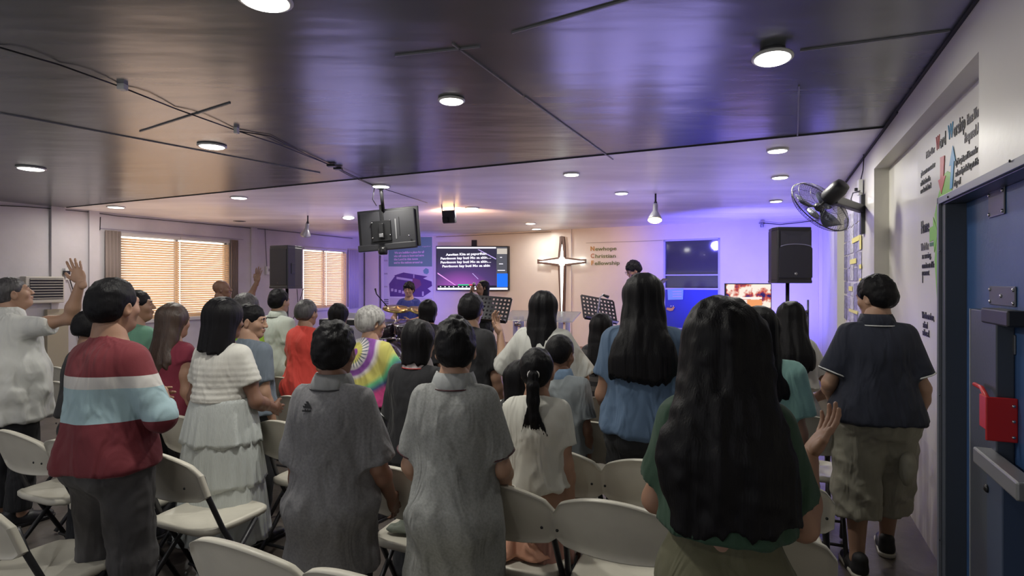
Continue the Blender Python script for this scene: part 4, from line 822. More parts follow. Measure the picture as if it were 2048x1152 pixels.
# par spotlight hanging, lit, and the unlit one near the left wall
def par(px, py, Z, tilt, yaw, label, lit):
    p = at(px, py, Z); E = empty('spotlight', p); tag(E, label, 'spotlight', 'hanging spotlights'); E.rotation_euler = (math.radians(tilt), 0, math.radians(yaw))
    MB().lathe([(.03, .17), (.032, .15), (.032, .07), (.045, .05), (.085, -.03), (.09, -.06)], None, 24).build('reflector', mat('bulb_reflector', (.32, .32, .33), .35, metal=.5), E)
    MB().lathe([(.088, -.06), (.07, -.075), (.001, -.082)]).build('bulb_glass', emis('warm_bulb', (1, .72, .35), 6) if lit else mat('frosted_bulb', (.5, .5, .5), .3), E)
    MB().tube([(0, 0, .16), (0, 0, .2)], .02, 10).build('socket', BLACKP, E)
    M = Matrix.Rotation(math.radians(yaw), 4, 'Z') @ Matrix.Rotation(math.radians(tilt), 4, 'X'); up = M.inverted() @ Vector((0, 0, ZC-p.z-.0)); top = M.to_3x3() @ Vector((0, 0, .2)); u2 = M.inverted() @ Vector((top.x, top.y, ZC-p.z))
    MB().tube([(0, 0, .19), tuple(u2)], .012, 8).build('stem', BLACKM, E)
par(1310, 432, 7.4, -20, -20, 'lit warm reflector spotlight hanging from the ceiling right of the cross', True)
par(612, 465, 10.0, 25, 40, 'unlit grey spotlight hanging near the ceiling above the left loudspeaker', False)
E = empty('security_camera', on_back(1524, 450, .08)); tag(E, 'tiny camera on the back wall above the right loudspeaker', 'camera'); MB().lathe([(.03, -.04), (.035, 0), (.02, .04)], None, 14).build('dome', GREYM, E); MB().box((-.02, 0, .03), (.02, .09, .05)).build('bracket', GREYM, E)
cable([on_back(1526, 446, .04), on_back(1560, 449, .03), on_back(1590, 446, .03), on_back(1640, 440, .03)], .008, 'dark wire along the top of the blue lit wall', 'wall_cable')

# ------------------------------------------------------------------ loudspeakers on stands
def speaker(px, py, Z, h, wd, yaw, label, front, floorz, led=True):
    p = at(px, py, Z); E = empty('loudspeaker', (p.x, p.y, p.z-h/2)); E.rotation_euler = (0, 0, math.radians(yaw)); tag(E, label, 'loudspeaker', 'black loudspeakers on stands'); dpth = .34; f = -1
    mb = MB(); ws, wb = wd/2, wd/2-.04; sec = [(-ws, -.17), (ws, -.17), (ws, -.02), (wb-.03, .19), (-wb+.03, .19), (-ws, -.02)]
    mb.prism([Vector((x, y, .03)) for x, y in sec], (0, 0, h-.05)); mb.build('cabinet', BLACKP, E, .015)
    MB().prism([Vector((x*1.01, y*1.01, 0)) for x, y in sec], (0, 0, .04)).build('base', BLACKP, E, .008); MB().prism([Vector((x*.98, y*.98, h-.03)) for x, y in sec], (0, 0, .04)).build('top_cap', BLACKP, E, .01)
    if front:
        # horn recess and round grille, facing the hall (-y)
        mb = MB(); o_ = [(-ws*.85, h*.93), (ws*.85, h*.93), (ws*.85, h*.66), (-ws*.85, h*.66)]; i_ = [(-ws*.35, h*.86), (ws*.35, h*.86), (ws*.3, h*.72), (-ws*.3, h*.72)]
        mb.add([(x, -.186, z) for x, z in o_]+[(x, -.172, z) for x, z in i_], [(0, 1, 5, 4), (1, 2, 6, 5), (2, 3, 7, 6), (3, 0, 4, 7), (4, 5, 6, 7)]); mb.build('horn', mat('horn_plastic', (.03, .03, .045), .25), E)
        pts = [Vector((ws*.95*math.cos(a), -.184, h*.62+(.05*math.sin(a)))) for a in [PI*(1-k/16) for k in range(17)]]
        pts2 = [Vector((-ws*.95, -.184, .07))]; g = MB().prism([pts2[0]]+pts+[Vector((ws*.95, -.184, .07))], (0, -.012, 0)); g.build('grille', mat('speaker_grille', (.012, .012, .02), .55, bump=.4, bscale=400, bdist=.002), E)
        MB().tube([q+Vector((0, -.014, .008)) for q in pts[2:-2]], .006, 6).build('grille_arc', mat('silver_arc', (.3, .3, .42), .3, metal=.6), E)
        MB().lathe([(.022, 0), (.022, .004)], Matrix.Translation((0, -.196, .12)) @ Matrix.Rotation(PI/2, 4, 'X'), 5).build('badge', GREYM, E)
        MB().lathe([(.006, 0), (.005, .003)], Matrix.Translation((-ws*.7, -.19, h*.58)) @ Matrix.Rotation(PI/2, 4, 'X'), 8).build('led', emis('blue_led', (.1, .4, 1), 8), E)
    else:
        MB().lathe([(.016, 0), (.016, .004)], Matrix.Translation((0, -.176, .1)) @ Matrix.Rotation(PI/2, 4, 'X'), 12).build('badge', CHROME, E)
        MB().lathe([(.01, 0), (.01, .004)], Matrix.Translation((-.12, -.176, h*.62)) @ Matrix.Rotation(PI/2, 4, 'X'), 10).build('badge', CHROME, E)
        MB().box((-ws*.9, -.18, .06), (ws*.9, -.172, h-.05)).build('grille', mat('speaker_grille', (.012, .012, .02), .55), E, .01)
        MB().box((ws-.004, -.1, h*.35), (ws+.012, -.02, h*.6)).build('handle', BLACKP, E, .01)
    z0 = floorz; hz = p.z-h/2-z0; E2 = empty('speaker_stand', (p.x, p.y, z0)); tag(E2, 'black tripod stand under the ' + ('right' if front else 'left') + ' loudspeaker', 'speaker stand', 'speaker stands')
    MB().tube([(0, 0, .3), (0, 0, hz)], .0235, 12).build('pole', BLACKM, E2); MB().tube([(0, 0, .72), (0, 0, .8)], .035, 12).build('collar', BLACKP, E2)
    for k in range(3): a = k*2*PI/3+.5; MB().tube([(.03*math.cos(a), .03*math.sin(a), .72), (.5*math.cos(a), .5*math.sin(a), .015)], .014, 8).build('leg', BLACKM, E2)
speaker(1575, 512, 7.5, .71, .46, 4, 'black loudspeaker on a pole at the right, washed in blue light, front grille visible', True, 0)
speaker(574, 535, 9.3, .68, .42, -28, 'black loudspeaker on a pole at the left, in front of the far window', False, 0)
cable([at(607, 577, 9.4), at(600, 600, 9.4), at(586, 640, 9.4)], .006, 'cable hanging from the left loudspeaker'); cable([at(594, 578, 9.4), at(596, 610, 9.4), at(598, 640, 9.4)], .006, 'cable hanging behind the left loudspeaker pole')
# thin microphone stand at the right
mE = empty('microphone_stand', (at(1616, 700, 6.6).x, 6.6, 0)); tag(mE, 'thin black microphone stand right of the long haired girl in white', 'microphone stand')
MB().tube([(0, 0, .02), (0, 0, 1.39)], .011, 8).build('pole', BLACKM, mE); MB().lathe([(.13, 0), (.13, .02), (.02, .03)]).build('base', BLACKM, mE); MB().tube([(-.02, 0, 1.25), (.0, 0, 1.25)], .022, 8).build('clutch', BLACKP, mE)
# small television on the right
vp = at(1497, 594, 8.6); E = empty('stand_television', (vp.x, vp.y, vp.z-.2)); E.rotation_euler = (0, 0, math.radians(1)); tag(E, 'small lit television showing a blurred picture of people, left of the right loudspeaker', 'television')
W_, H_ = .70, .405; MB().box((-W_/2, 0, 0), (W_/2, .04, H_)).build('casing', BLACKP, E, .005)
vm = bpy.data.materials.new('screen_photo_warm'); vm.use_nodes = True; N, L = nt(vm); N.clear(); o_ = N.new('ShaderNodeOutputMaterial'); e_ = N.new('ShaderNodeEmission'); L.new(e_.outputs[0], o_.inputs[0]); tc = N.new('ShaderNodeTexCoord'); nn = N.new('ShaderNodeTexNoise'); nn.inputs['Scale'].default_value = 7; nn.inputs['Detail'].default_value = 3; L.new(tc.outputs['Object'], nn.inputs['Vector']); rr = N.new('ShaderNodeValToRGB'); L.new(nn.outputs['Fac'], rr.inputs[0]); L.new(rr.outputs[0], e_.inputs[0]); e_.inputs[1].default_value = 1.0
rr.color_ramp.elements[0].color = (.03, .02, .12, 1); rr.color_ramp.elements[0].position = .36; rr.color_ramp.elements[1].color = (.85, .72, .62, 1); rr.color_ramp.elements[1].position = .54; k_ = rr.color_ramp.elements.new(.45); k_.color = (.5, .08, .05, 1)
MB().box((-W_/2+.015, -.003, .015), (W_/2-.015, 0, H_-.015)).build('screen', vm, E)
MB().box((-.02, -.005, .06), (.2, -.003, .16)).build('screen_caption', emis('orange_screen', (.75, .3, .12), 1), E); MB().box((-.12, -.0055, .17), (.2, -.0035, .20)).build('screen_strip', emis('cream_screen', (.8, .74, .7), 1), E)
MB().tube([(0, .03, 0), (0, .03, -1.0)], .02, 10).build('pole', BLACKM, E); MB().box((-.25, -.15, -(vp.z-.2)), (.25, .2, -(vp.z-.2)+.03)).build('foot', BLACKM, E)
MB().tube([(0, .03, -.9), (0, .03, -(vp.z-.2)+.02)], .02, 10).build('pole', BLACKM, E)
cable([at(1535, 622, 8.8), at(1538, 640, 8.8), at(1549, 660, 8.8)], .006, 'pale cable hanging under the small television', m=GREYM)

# ------------------------------------------------------------------ lectern, music stands, drums, keyboard
lp = at(1082, 640, 8.6); E = empty('acrylic_lectern', (lp.x, 8.6, .2)); E.rotation_euler = (0, 0, math.radians(-24)); tag(E, 'clear acrylic lectern with wide glass top and purple-lit tubes, under the cross', 'lectern')
zt = lp.z-.2; mb = MB(); mb.box((-.56, -.22, 0), (.56, .22, .018), Matrix.Translation((0, 0, zt+.05)) @ Matrix.Rotation(math.radians(16), 4, 'X')); mb.build('top', GLASSC, E, .004)
TUB = mat('purple_lit_acrylic_tube', (.62, .58, .85), .1, trans=.35)  # purple light on the clear tubes is put into their colour
for x in (-.42, -.31, .31, .42): MB().tube([(x, 0, .03), (x, 0, zt+.03)], .035, 16).build('column', TUB, E)
MB().box((-.5, -.2, 0), (.5, .2, .035)).build('base', GLASSC, E, .004); MB().box((-.27, .03, .05), (.27, .045, zt)).build('front_panel', GLASSC, E)
for z in (.35, .75): MB().tube([(-.42, 0, z), (-.31, 0, z)], .044, 14).build('ring_joint', CHROME, E)
def music_stand(px, py, Z, zb, yaw, tilt, roll, label):
    p = at(px, py, Z); E = empty('music_stand', (p.x, Z, zb)); E.rotation_euler = (0, 0, math.radians(yaw)); tag(E, label, 'music stand', 'black perforated music stands'); h = p.z-zb
    M = Matrix.Translation((0, 0, h)) @ Matrix.Rotation(math.radians(roll), 4, 'Y') @ Matrix.Rotation(math.radians(tilt), 4, 'X'); mb = MB(); W_, H_ = .48, .34; nx, ny = 9, 6
    # desk with square-round holes: bars and crossbars
    for i in range(nx+1): x = -W_/2+W_*i/nx; mb.box((x-.0135, -.002, -H_/2), (x+.0135, .002, H_/2), M)
    for j in range(ny+1): z = -H_/2+H_*j/ny; mb.box((-W_/2, -.0018, z-.015), (W_/2, .0018, z+.015), M)
    mb.build('desk', BLACKM, E); mb = MB(); mb.box((-W_/2, -.06, -H_/2-.004), (W_/2, .0, -H_/2+.004), M); mb.build('ledge', BLACKM, E)
    MB().tube([(0, .02, .25), (0, .02, h)], .013, 10).build('pole', BLACKM, E); MB().tube([(0, .02, .72), (0, .02, .8)], .02, 10).build('clutch', BLACKP, E)
    for k in range(3): a = k*2*PI/3+.4; MB().tube([(0, .02, .3), (.28*math.cos(a), .28*math.sin(a)+.02, .012)], .009, 8).build('leg', BLACKM, E)
music_stand(983, 618, 7.55, .2, -18, -28, 4, 'black perforated music stand in front of the woman singing')
music_stand(1198, 619, 7.5, 0, 20, -32, 10, 'black perforated music stand right of the cross, before the guitarist')
# microphone boom by the right music stand
mE = empty('boom_microphone_stand', (at(1192, 700, 7.3).x, 7.3, 0)); tag(mE, 'microphone boom stand leaning beside the right music stand', 'microphone stand')
MB().tube([(0, 0, .02), (0, 0, 1.1)], .012, 8).build('pole', BLACKM, mE); MB().tube([(-.05, 0, .8), (.05, 0, 1.4), (.1, 0, 1.44)], .009, 8).build('boom', GREYM, mE); MB().lathe([(.12, 0), (.12, .02), (.02, .03)]).build('base', BLACKM, mE); MB().tube([(.09, 0, 1.43), (.16, 0, 1.40)], [.014, .022], 10).build('microphone', BLACKM, mE)
# drum kit
dp_ = at(806, 700, 8.4); E = empty('drum_kit', (dp_.x, 8.4, .2)); E.rotation_euler = (0, 0, math.radians(-18)); tag(E, 'black and chrome drum kit in front of the seated drummer', 'drum kit')
PRP = mat('purple_drum_skin', (.12, .04, .10), .3, coat=.5); DS = mat('drum_shell_dark', (.03, .02, .03), .25, coat=.6); CYM = mat('brass_cymbal', (.45, .33, .12), .3, metal=1)
def drum(x, y, z, r, h, rx=0, ry=0, nm='tom_drum', skin=None):
    M = Matrix.Translation((x, y, z)) @ Matrix.Rotation(math.radians(rx), 4, 'X') @ Matrix.Rotation(math.radians(ry), 4, 'Y')
    o = MB().lathe([(r, 0), (r, h)], M, 32).build(nm, DS, E); MB().lathe([(r*.97, h), (r*.96, h+.006)], M, 32).build('drum_head', skin or mat('white_drum_head', (.6, .6, .6), .4), o)
    for zz in (0, h-.012): MB().lathe([(r+.008, zz), (r+.008, zz+.018)], M, 32).build('hoop', CHROME, o)
    return o
b0 = drum(.02, -.15, .28, .27, .36, 90, 0, 'bass_drum', PRP); drum(-.14, -.22, .62, .14, .2, 15); drum(.17, -.22, .62, .14, .2, 15); drum(.42, .15, .38, .18, .3, nm='floor_drum'); drum(-.33, .12, .55, .17, .13, nm='snare_drum')
for x, y, z, r, tx, ty in ((-.05, -.1, 1.02, .2, 12, 10), (-.62, .05, .95, .2, 8, -14), (.35, -.1, 1.0, .2, 8, 16), (-.5, .3, .82, .16, 0, 0)):
    M = Matrix.Translation((x, y, z)) @ Matrix.Rotation(math.radians(tx), 4, 'X') @ Matrix.Rotation(math.radians(ty), 4, 'Y'); MB().lathe([(r, -.018), (r*.5, 0), (.035, .008), (.02, .022), (.004, .025)], M, 32).build('cymbal', CYM, E)
    so = MB().tube([(x, y, .02), (x, y, z)], .01, 8).build('cymbal_stand', CHROME, E)
    for k in range(3): a = k*2*PI/3; MB().tube([(x, y, .25), (x+.2*math.cos(a), y+.2*math.sin(a), .01)], .008, 6).build('leg', CHROME, so)
MB().tube([(-.15, -.05, .95), (-.32, -.2, 1.22), (-.33, -.22, 1.3)], [.008, .008, .014], 8).build('drum_microphone', BLACKM, E)
# keyboard on an x stand behind the crowd
kp = at(705, 645, 9.0); E = empty('keyboard', (kp.x, 9.0, .2)); E.rotation_euler = (0, 0, math.radians(-15)); tag(E, 'black keyboard instrument on its stand left of the grey haired woman', 'keyboard'); h = kp.z-.2
MB().box((-.5, -.15, h-.04), (.5, .15, h+.05)).build('body', BLACKP, E, .01); mb = MB()
for k in range(40): mb.box((-.46+k*.023, -.14, h+.05), (-.46+k*.023+.021, .0, h+.06))
mb.build('keys', WHITEP, E)
for x0 in (-.3, .3):
    for sgn in (-1, 1): MB().tube([(x0, -.25*sgn, .015), (x0, .2*sgn, h-.04)], .015, 8).build('stand_leg', BLACKM, E)
bo = at(715, 612, 9.9); o = MB().box((-.5, -.02, 0), (.5, .02, .5), Matrix.Translation((bo.x, bo.y, bo.z-.62)) @ Matrix.Rotation(-.45, 4, 'Z')).build('acrylic_screen', mat('pale_board', (.5, .5, .6), .3), None, .004); tag(o, 'pale board standing in the left corner behind the keyboard', 'board')
o.modifiers.clear()
bm_ = o.data
# feet for the board
MB().box((-.45, -.15, -bo.z+.62+.2+bo.z-.62), (.45, .15, .02+.2), Matrix.Translation((bo.x, bo.y, 0)) @ Matrix.Rotation(-.45, 4, 'Z')).build('foot', GREYM, o)
mb = MB(); [mb.box((x-.02, -.02, .2), (x+.02, .02, bo.z-.6), Matrix.Translation((bo.x, bo.y, 0)) @ Matrix.Rotation(-.45, 4, 'Z')) for x in (-.4, .4)]; mb.build('leg', GREYM, o)

# ------------------------------------------------------------------ wall fan
fc = at(1642, 411, 4.75); FN = Vector((-.34, .72, -.60)).normalized(); wp = on_d(1729, 430, DR); E = empty('wall_fan', wp); tag(E, 'black wall mounted fan with round wire cage on the right wall', 'fan')
T0 = Matrix.Translation(-wp)
def fch(mb, nm, m, par=None, bev=0): o = mb.build(nm, m, None, bev); o.data.transform(T0); o.parent = par or E; return o
sw = s_of(wp); zw = wp.z
fch(MB().box((DR-.035, sw-.05, on_d(1729, 468, DR).z), (DR, sw+.05, on_d(1729, 390, DR).z), R4), 'wall_plate', BLACKP, None, .006)
mo = fc-FN*.16; up_ = FN.orthogonal().normalized(); FM = Matrix((up_, FN.cross(up_), FN)).transposed().to_4x4(); FM.translation = fc
neck = room(DR-.22, sw+.0, on_d(1729, 418, DR).z)
fch(MB().bar(room(DR-.02, sw, neck.z), mo+FN*.02+Vector((0, 0, -.05)), .06, .07), 'arm', BLACKP, None, .01)
fch(MB().lathe([(.03, -.25), (.055, -.245), (.068, -.2), (.07, -.1), (.06, -.07), (.03, -.05)], FM, 24), 'motor_housing', BLACKP)
fch(MB().lathe([(.01, -.06), (.012, .0), (.04, .005), (.045, .035), (.02, .05)], FM, 20), 'hub', BLACKP)
blm = mat('smoky_fan_blade', (.10, .11, .16), .25, trans=.3)
for k in range(3):
    vs = []; fs = []; n = 8; a0_ = k*2*PI/3
    for i in range(n+1):
        r = .04+.18*i/n; wv = .25+.75*math.sin(PI*(.15+.65*i/n))
        for q in (0, 1): a = a0_+(-.5 if q == 0 else .5)*wv*1.1+.15*i/n; vs.append(FM @ Vector((r*math.cos(a), r*math.sin(a), .02+(.022 if q else -.012))))
    for i in range(n): fs.append((2*i, 2*i+1, 2*i+3, 2*i+2))
    o = fch(MB().add(vs, fs, True), 'blade', blm); sd = o.modifiers.new('t', 'SOLIDIFY'); sd.thickness = .003
for nm, sg in (('front_cage', 1), ('rear_cage', -1)):
    mb = MB(); n = 72; R_ = .265
    for k in range(n):
        a = 2*PI*k/n; c_, s_ = math.cos(a), math.sin(a); mb.tube([FM @ Vector((r*c_, r*s_, z)) for r, z in ((.055, .08*sg+.012), (.15, .072*sg+.012), (.22, .052*sg+.012), (.253, .025*sg+.012), (R_, .012))], .0011, 4, False)
    for r, z, t in ((.055, .08, .003), (.15, .072, .0015), (.235, .04, .0018)): mb.tube([FM @ Vector((r*math.cos(2*PI*k/48), r*math.sin(2*PI*k/48), z*sg+.012)) for k in range(49)], t, 5, False)
    fch(mb, nm, BLACKM)
fch(MB().tube([FM @ Vector((.267*math.cos(2*PI*k/60), .267*math.sin(2*PI*k/60), .012)) for k in range(61)], .0045, 6, False), 'cage_ring', BLACKP)
fch(MB().lathe([(.058, .088), (.05, .094), (.001, .096)], FM, 24), 'cage_badge', mat('silver_badge', (.35, .36, .42), .35, metal=.5))
E = empty('fan_socket', on_d(1724, 375, DR-.01)); tag(E, 'white double socket with a plug above the wall fan', 'socket'); E.rotation_euler = (0, 0, -TH)
MB().box((-.035, -.07, -.07), (.0, .05, .07)).build('plate', WHITEP, E, .004); MB().box((-.06, -.01, -.03), (-.035, .02, .0)).build('plug', BLACKP, E, .004); E.rotation_euler = (.08, 0, -TH)
cable([on_d(1720, 382, DR-.05), on_d(1706, 386, DR-.06), on_d(1702, 398, DR-.1), on_d(1706, 410, DR-.12)], .005, 'looped black power cord below the white socket by the wall fan', 'power_cord', None, 'cord')
cable([on_d(1720, 290, DR-.012), on_d(1728, 312, DR-.012), on_d(1726, 340, DR-.012), on_d(1722, 358, DR-.012)], .005, 'wire coming from the ceiling corner down to the fan socket', 'wall_cable')

# ================================================================== FOLDING CHAIRS
FRAME = mat('chair_frame_dark', (.045, .045, .05), .35, metal=.5)
def chair_panel():
    nu, nv = 30, 12; vs = []; fs = []
    def P(u, v, side):
        a = abs(u); x = .232*u; tp_ = .845-.075*a**2.1-.05*max(0, a-.86)**1.0/.14*.6; bt = .605+.012*a*a+.02*max(0, a-.86)/.14
        z = bt+(tp_-bt)*v; y = .085*(.845-z)/.24+.045*u*u; e = min((1-a)*.232, v*.24, (1-v)*.24); lip = .013*max(0, 1-e/.02) if e < .02 else 0
        return (x, y-(.009+lip) if side == 0 else y+.010, z)
    for side in (0, 1):
        for j in range(nv+1):
            for i in range(nu+1):
                u = -1+2*i/nu; v = j/nv; v = .5-.5*math.cos(PI*v); u = math.sin(u*PI/2); vs.append(P(u, v, side))
    W = nu+1; off = W*(nv+1)
    for j in range(nv):
        for i in range(nu): a = j*W+i; fs.append((a, a+1, a+W+1, a+W)); fs.append((off+a, off+a+W, off+a+W+1, off+a+1))
    for i in range(nu): fs.append((i, off+i, off+i+1, i+1)); a = nv*W+i; fs.append((a, a+1, off+a+1, off+a))
    for j in range(nv): a = j*W; fs.append((a, a+W, off+a+W, off+a)); a = j*W+nu; fs.append((a, off+a, off+a+W, a+W))
    return vs, fs
def chair_seat():
    n = 40; vs = []; fs = []; rings = [(1, .445, 0), (1.0, .462, 0), (.955, .468, 0), (.85, .460, 0), (.5, .456, 0), (.01, .454, 0)]; low = [(.955, .432, 0), (.01, .432, 0)]
    def pt(k, r, z):
        a = 2*PI*k/n; c, s = math.cos(a), math.sin(a); e = 2/5.2; x = .212*abs(c)**e*(1 if c > 0 else -1); y = .2*abs(s)**e*(1 if s > 0 else -1); x *= 1+.06*(y/.2)*-0+.0; return (x*r*(1-.05*(y/.2 < 0)*abs(y)/.2), .31+y*r, z+(.0 if abs(y) < .15 else -.006*(y/.2)))
    allr = rings[:]
    for r, z, _ in allr: vs += [pt(k, r, z) for k in range(n)]
    for i in range(len(allr)-1):
        for k in range(n): fs.append((i*n+k, i*n+(k+1) % n, (i+1)*n+(k+1) % n, (i+1)*n+k))
    b = len(vs)
    for r, z, _ in low: vs += [pt(k, r, z) for k in range(n)]
    for k in range(n): k2 = (k+1) % n; fs.append((k2, k, b+k, b+k2)); fs.append((b+k2, b+k, b+n+k, b+n+k2))
    return vs, fs
def make_chair():
    E = empty('folding_chair'); MB().add(*chair_panel(), True).build('backrest', RESIN, E); MB().add(*chair_seat(), True).build('seat', RESIN, E)
    for sx in (-1, 1):
        MB().tube([(sx*.200, .108, .72), (sx*.205, .135, .62), (sx*.216, .20, .46), (sx*.222, .45, .012)], .0125, 8).build('front_leg', FRAME, E)
        MB().tube([(sx*.206, .40, .435), (sx*.206, .02, .012)], .0125, 8).build('rear_leg', FRAME, E)
        MB().lathe([(.006, 0), (.005, .003)], Matrix.Translation((sx*.2, .022, .70)) @ Matrix.Rotation(PI/2, 4, 'X'), 8).build('screw', BLACKM, E)
    MB().tube([(-.222, .36, .14), (.222, .36, .14)], .009, 8).build('cross_bar', FRAME, E); MB().tube([(-.206, .1, .10), (.206, .1, .10)], .009, 8).build('cross_bar', FRAME, E)
    return E
proto = make_chair(); kids = list(proto.children); first = [True]
def chair(x, y, label, yaw=24, flat=0):
    if first[0]: E = proto; first[0] = False
    else:
        E = proto.copy(); COL.objects.link(E)
        for k in kids: c = k.copy(); COL.objects.link(c); c.parent = E
    E.location = (x, y, 0); E.rotation_euler = (0, 0, -math.radians(yaw)); tag(E, label, 'chair', 'white folding chairs in rows'); return E
st = Vector((.42, -.187, 0))
def rowp(x, y, n): return x+st.x*n, y+st.y*n
chair(*rowp(-.83, 1.67, 0), 'white folding chair at the bottom edge left of centre, only its arched backrest showing')
chair(*rowp(-.83, 1.67, 1), 'white folding chair whose top edge just shows below the boy in the darker grey polo')
chair(-1.99, 2.03, 'white folding chair in the bottom left corner, seat and tilted back showing')
chair(*rowp(.337, 1.977, 0), 'white folding chair right in front of the foreground woman, full arched back at bottom centre')
chair(*rowp(.337, 1.977, 1), 'white folding chair hidden by the foreground woman, corner showing at her right')
chair(*rowp(.337, 1.977, -1), 'white folding chair with peach cloth on its seat, beside the boy in light grey')
chair(*rowp(.337, 1.977, -2), 'white folding chair between the two boys in grey with a grey-green jacket on its seat')
chair(*rowp(.583, 2.43, 0), 'white folding chair one row ahead, below the woman in the blue t-shirt')
chair(*rowp(.583, 2.43, 1), 'white folding chair beside the raised hand and cargo shorts at right')
chair(*rowp(.583, 2.43, -1), 'white folding chair right beside the ponytail girl\'s pink skirt')
chair(-2.57, 2.92, 'white folding chair at the left edge behind the man with raised arm')
chair(-2.15, 2.74, 'white folding chair left of the man in the maroon striped sweater')
chair(-1.615, 2.56, 'white folding chair right of the striped sweater man, seat and side of back showing')
chair(-1.9, 3.25, 'white folding chair left of the tulle skirt, behind the woman in maroon')
chair(-2.72, 3.55, 'white folding chair just left of the striped sweater at waist height')
chair(-3.45, 4.35, 'white folding chair beyond the raised arm man, near the cream cabinet')
chair(-4.05, 5.1, 'farthest white folding chair at the left, at the foot of the cream cabinet')
chair(-1.27, 3.12, 'white folding chair right of the tulle skirt with its seat showing')
chair(-1.46, 3.80, 'white folding chair between the white knit top and the darker grey polo boy')
chair(-1.83, 4.55, 'white folding chair below the man in the pale polo by the speaker pole')
chair(.434, 3.1, 'white folding chair left of the blue t-shirt hem, nearer of the two there')
chair(.565, 3.75, 'white folding chair left of the blue t-shirt hem, farther of the two there')
chair(1.66, 3.25, 'white folding chair between mint blouse and raised palm at right')
chair(1.98, 4.0, 'white folding chair beyond the leaning girl in white at right')
# clothes left on seats
def cloth(x, y, label, m, seed, sx=.16, sy=.13):
    n = 34; rg = np.random.default_rng(seed); gx, gy = np.meshgrid(np.linspace(-1, 1, n), np.linspace(-1, 1, n), indexing='ij'); ph = np.arctan2(gy, gx); rr = np.maximum(abs(gx), abs(gy)); rad = np.minimum(1, rr)*(1+.25*np.sin(3*ph+seed)+.12*np.sin(7*ph))
    L_ = np.hypot(gx, gy)+1e-6; px_ = gx/L_*rad; py_ = gy/L_*rad
    q = np.stack([px_.ravel()*2.4+seed, py_.ravel()*2.0, px_.ravel()*0+seed], 1); q2 = q*2.1+5
    z = ((1-np.abs(vnoise(q))*2)*.035+(1-np.abs(vnoise(q2))*2)*.02+.045).reshape(n, n)*np.clip((1.05-rr)/.35, .12, 1); V = np.stack([px_*sx, py_*sy, np.maximum(z, .004)], -1).reshape(-1, 3)
    Q = np.array([(i*n+j, (i+1)*n+j, (i+1)*n+j+1, i*n+j+1) for i in range(n-1) for j in range(n-1)]); o = npmesh('folded_cloth', [(V, Q, 0)], m); o.location = (x, y, .468); o.rotation_euler = (0, 0, -.42)
    sd = o.modifiers.new('t', 'SOLIDIFY'); sd.thickness = .004; sd.offset = 1; tag(o, label, 'clothing'); return o
c1 = rowp(.337, 1.977, -2); c2 = rowp(.337, 1.977, -1)
cloth(c1[0]+.14, c1[1]+.27, 'crumpled grey-green jacket lying on the seat between the two grey polo boys', mat('grey_green_cloth', (.17, .19, .16), .8, bump=.2, bscale=90), 3)
cloth(c2[0]+.09, c2[1]+.26, 'crumpled peach cloth lying on the seat beside the boy in light grey', mat('peach_cloth', (.62, .32, .22), .75, bump=.1, bscale=90), 8)
# ================================================================== PEOPLE
def fab(name, col, **k):
    if name in MATS: return MATS[name]
    m = _fab(name, col, **k); N, L = nt(m); b = N['Principled BSDF']; tc = N.new('ShaderNodeTexCoord'); mp = N.new('ShaderNodeMapping'); mp.inputs['Scale'].default_value = (1.3, 1.0, .42); mp.inputs['Rotation'].default_value = (0, .3, 0); L.new(tc.outputs['Object'], mp.inputs[0])
    n = N.new('ShaderNodeTexNoise'); n.inputs['Scale'].default_value = 9; n.inputs['Detail'].default_value = 2; n.inputs['Distortion'].default_value = .9; L.new(mp.outputs[0], n.inputs['Vector'])      # soft creases of worn cloth
    old = b.inputs['Normal'].links[0].from_node if b.inputs['Normal'].links else None; bp = N.new('ShaderNodeBump'); bp.inputs['Strength'].default_value = .75; bp.inputs['Distance'].default_value = .035; L.new(n.outputs['Fac'], bp.inputs['Height'])
    if old: L.new(bp.outputs[0], old.inputs['Normal'])
    else: L.new(bp.outputs[0], b.inputs['Normal'])
    return m
def _fab(name, col, **k): k.setdefault('bump', .25); k.setdefault('bscale', 260); k.setdefault('bdist', .002); k.setdefault('vary', .10); k.setdefault('vscale', 5); return mat(name, col, k.pop('rough', .85), sheen=.05, **k)
WHT = fab('white_cotton', (.60, .60, .58)); BLK = fab('black_cotton', (.012, .012, .015)); NAVY = fab('navy_pique', (.010, .013, .028)); GREY1 = fab('charcoal_heather', (.14, .138, .148), vscale=120, vary=.2); GREY2 = fab('light_grey_heather', (.25, .256, .25), vscale=120, vary=.2)
DENIMB = fab('black_trouser', (.015, .016, .02)); DENIMG = fab('faded_grey_denim', (.055, .052, .055), vary=.35, vscale=7)
STRIPE = fab('maroon_striped_knit', (.14, .015, .022)); 
ramp_z(STRIPE, [(0, (.13, .014, .022)), (1.046, (.30, .42, .46)), (1.172, (.52, .50, .48)), (1.222, (.15, .018, .026))])
TAN_ = (.40, .215, .135)
P = person
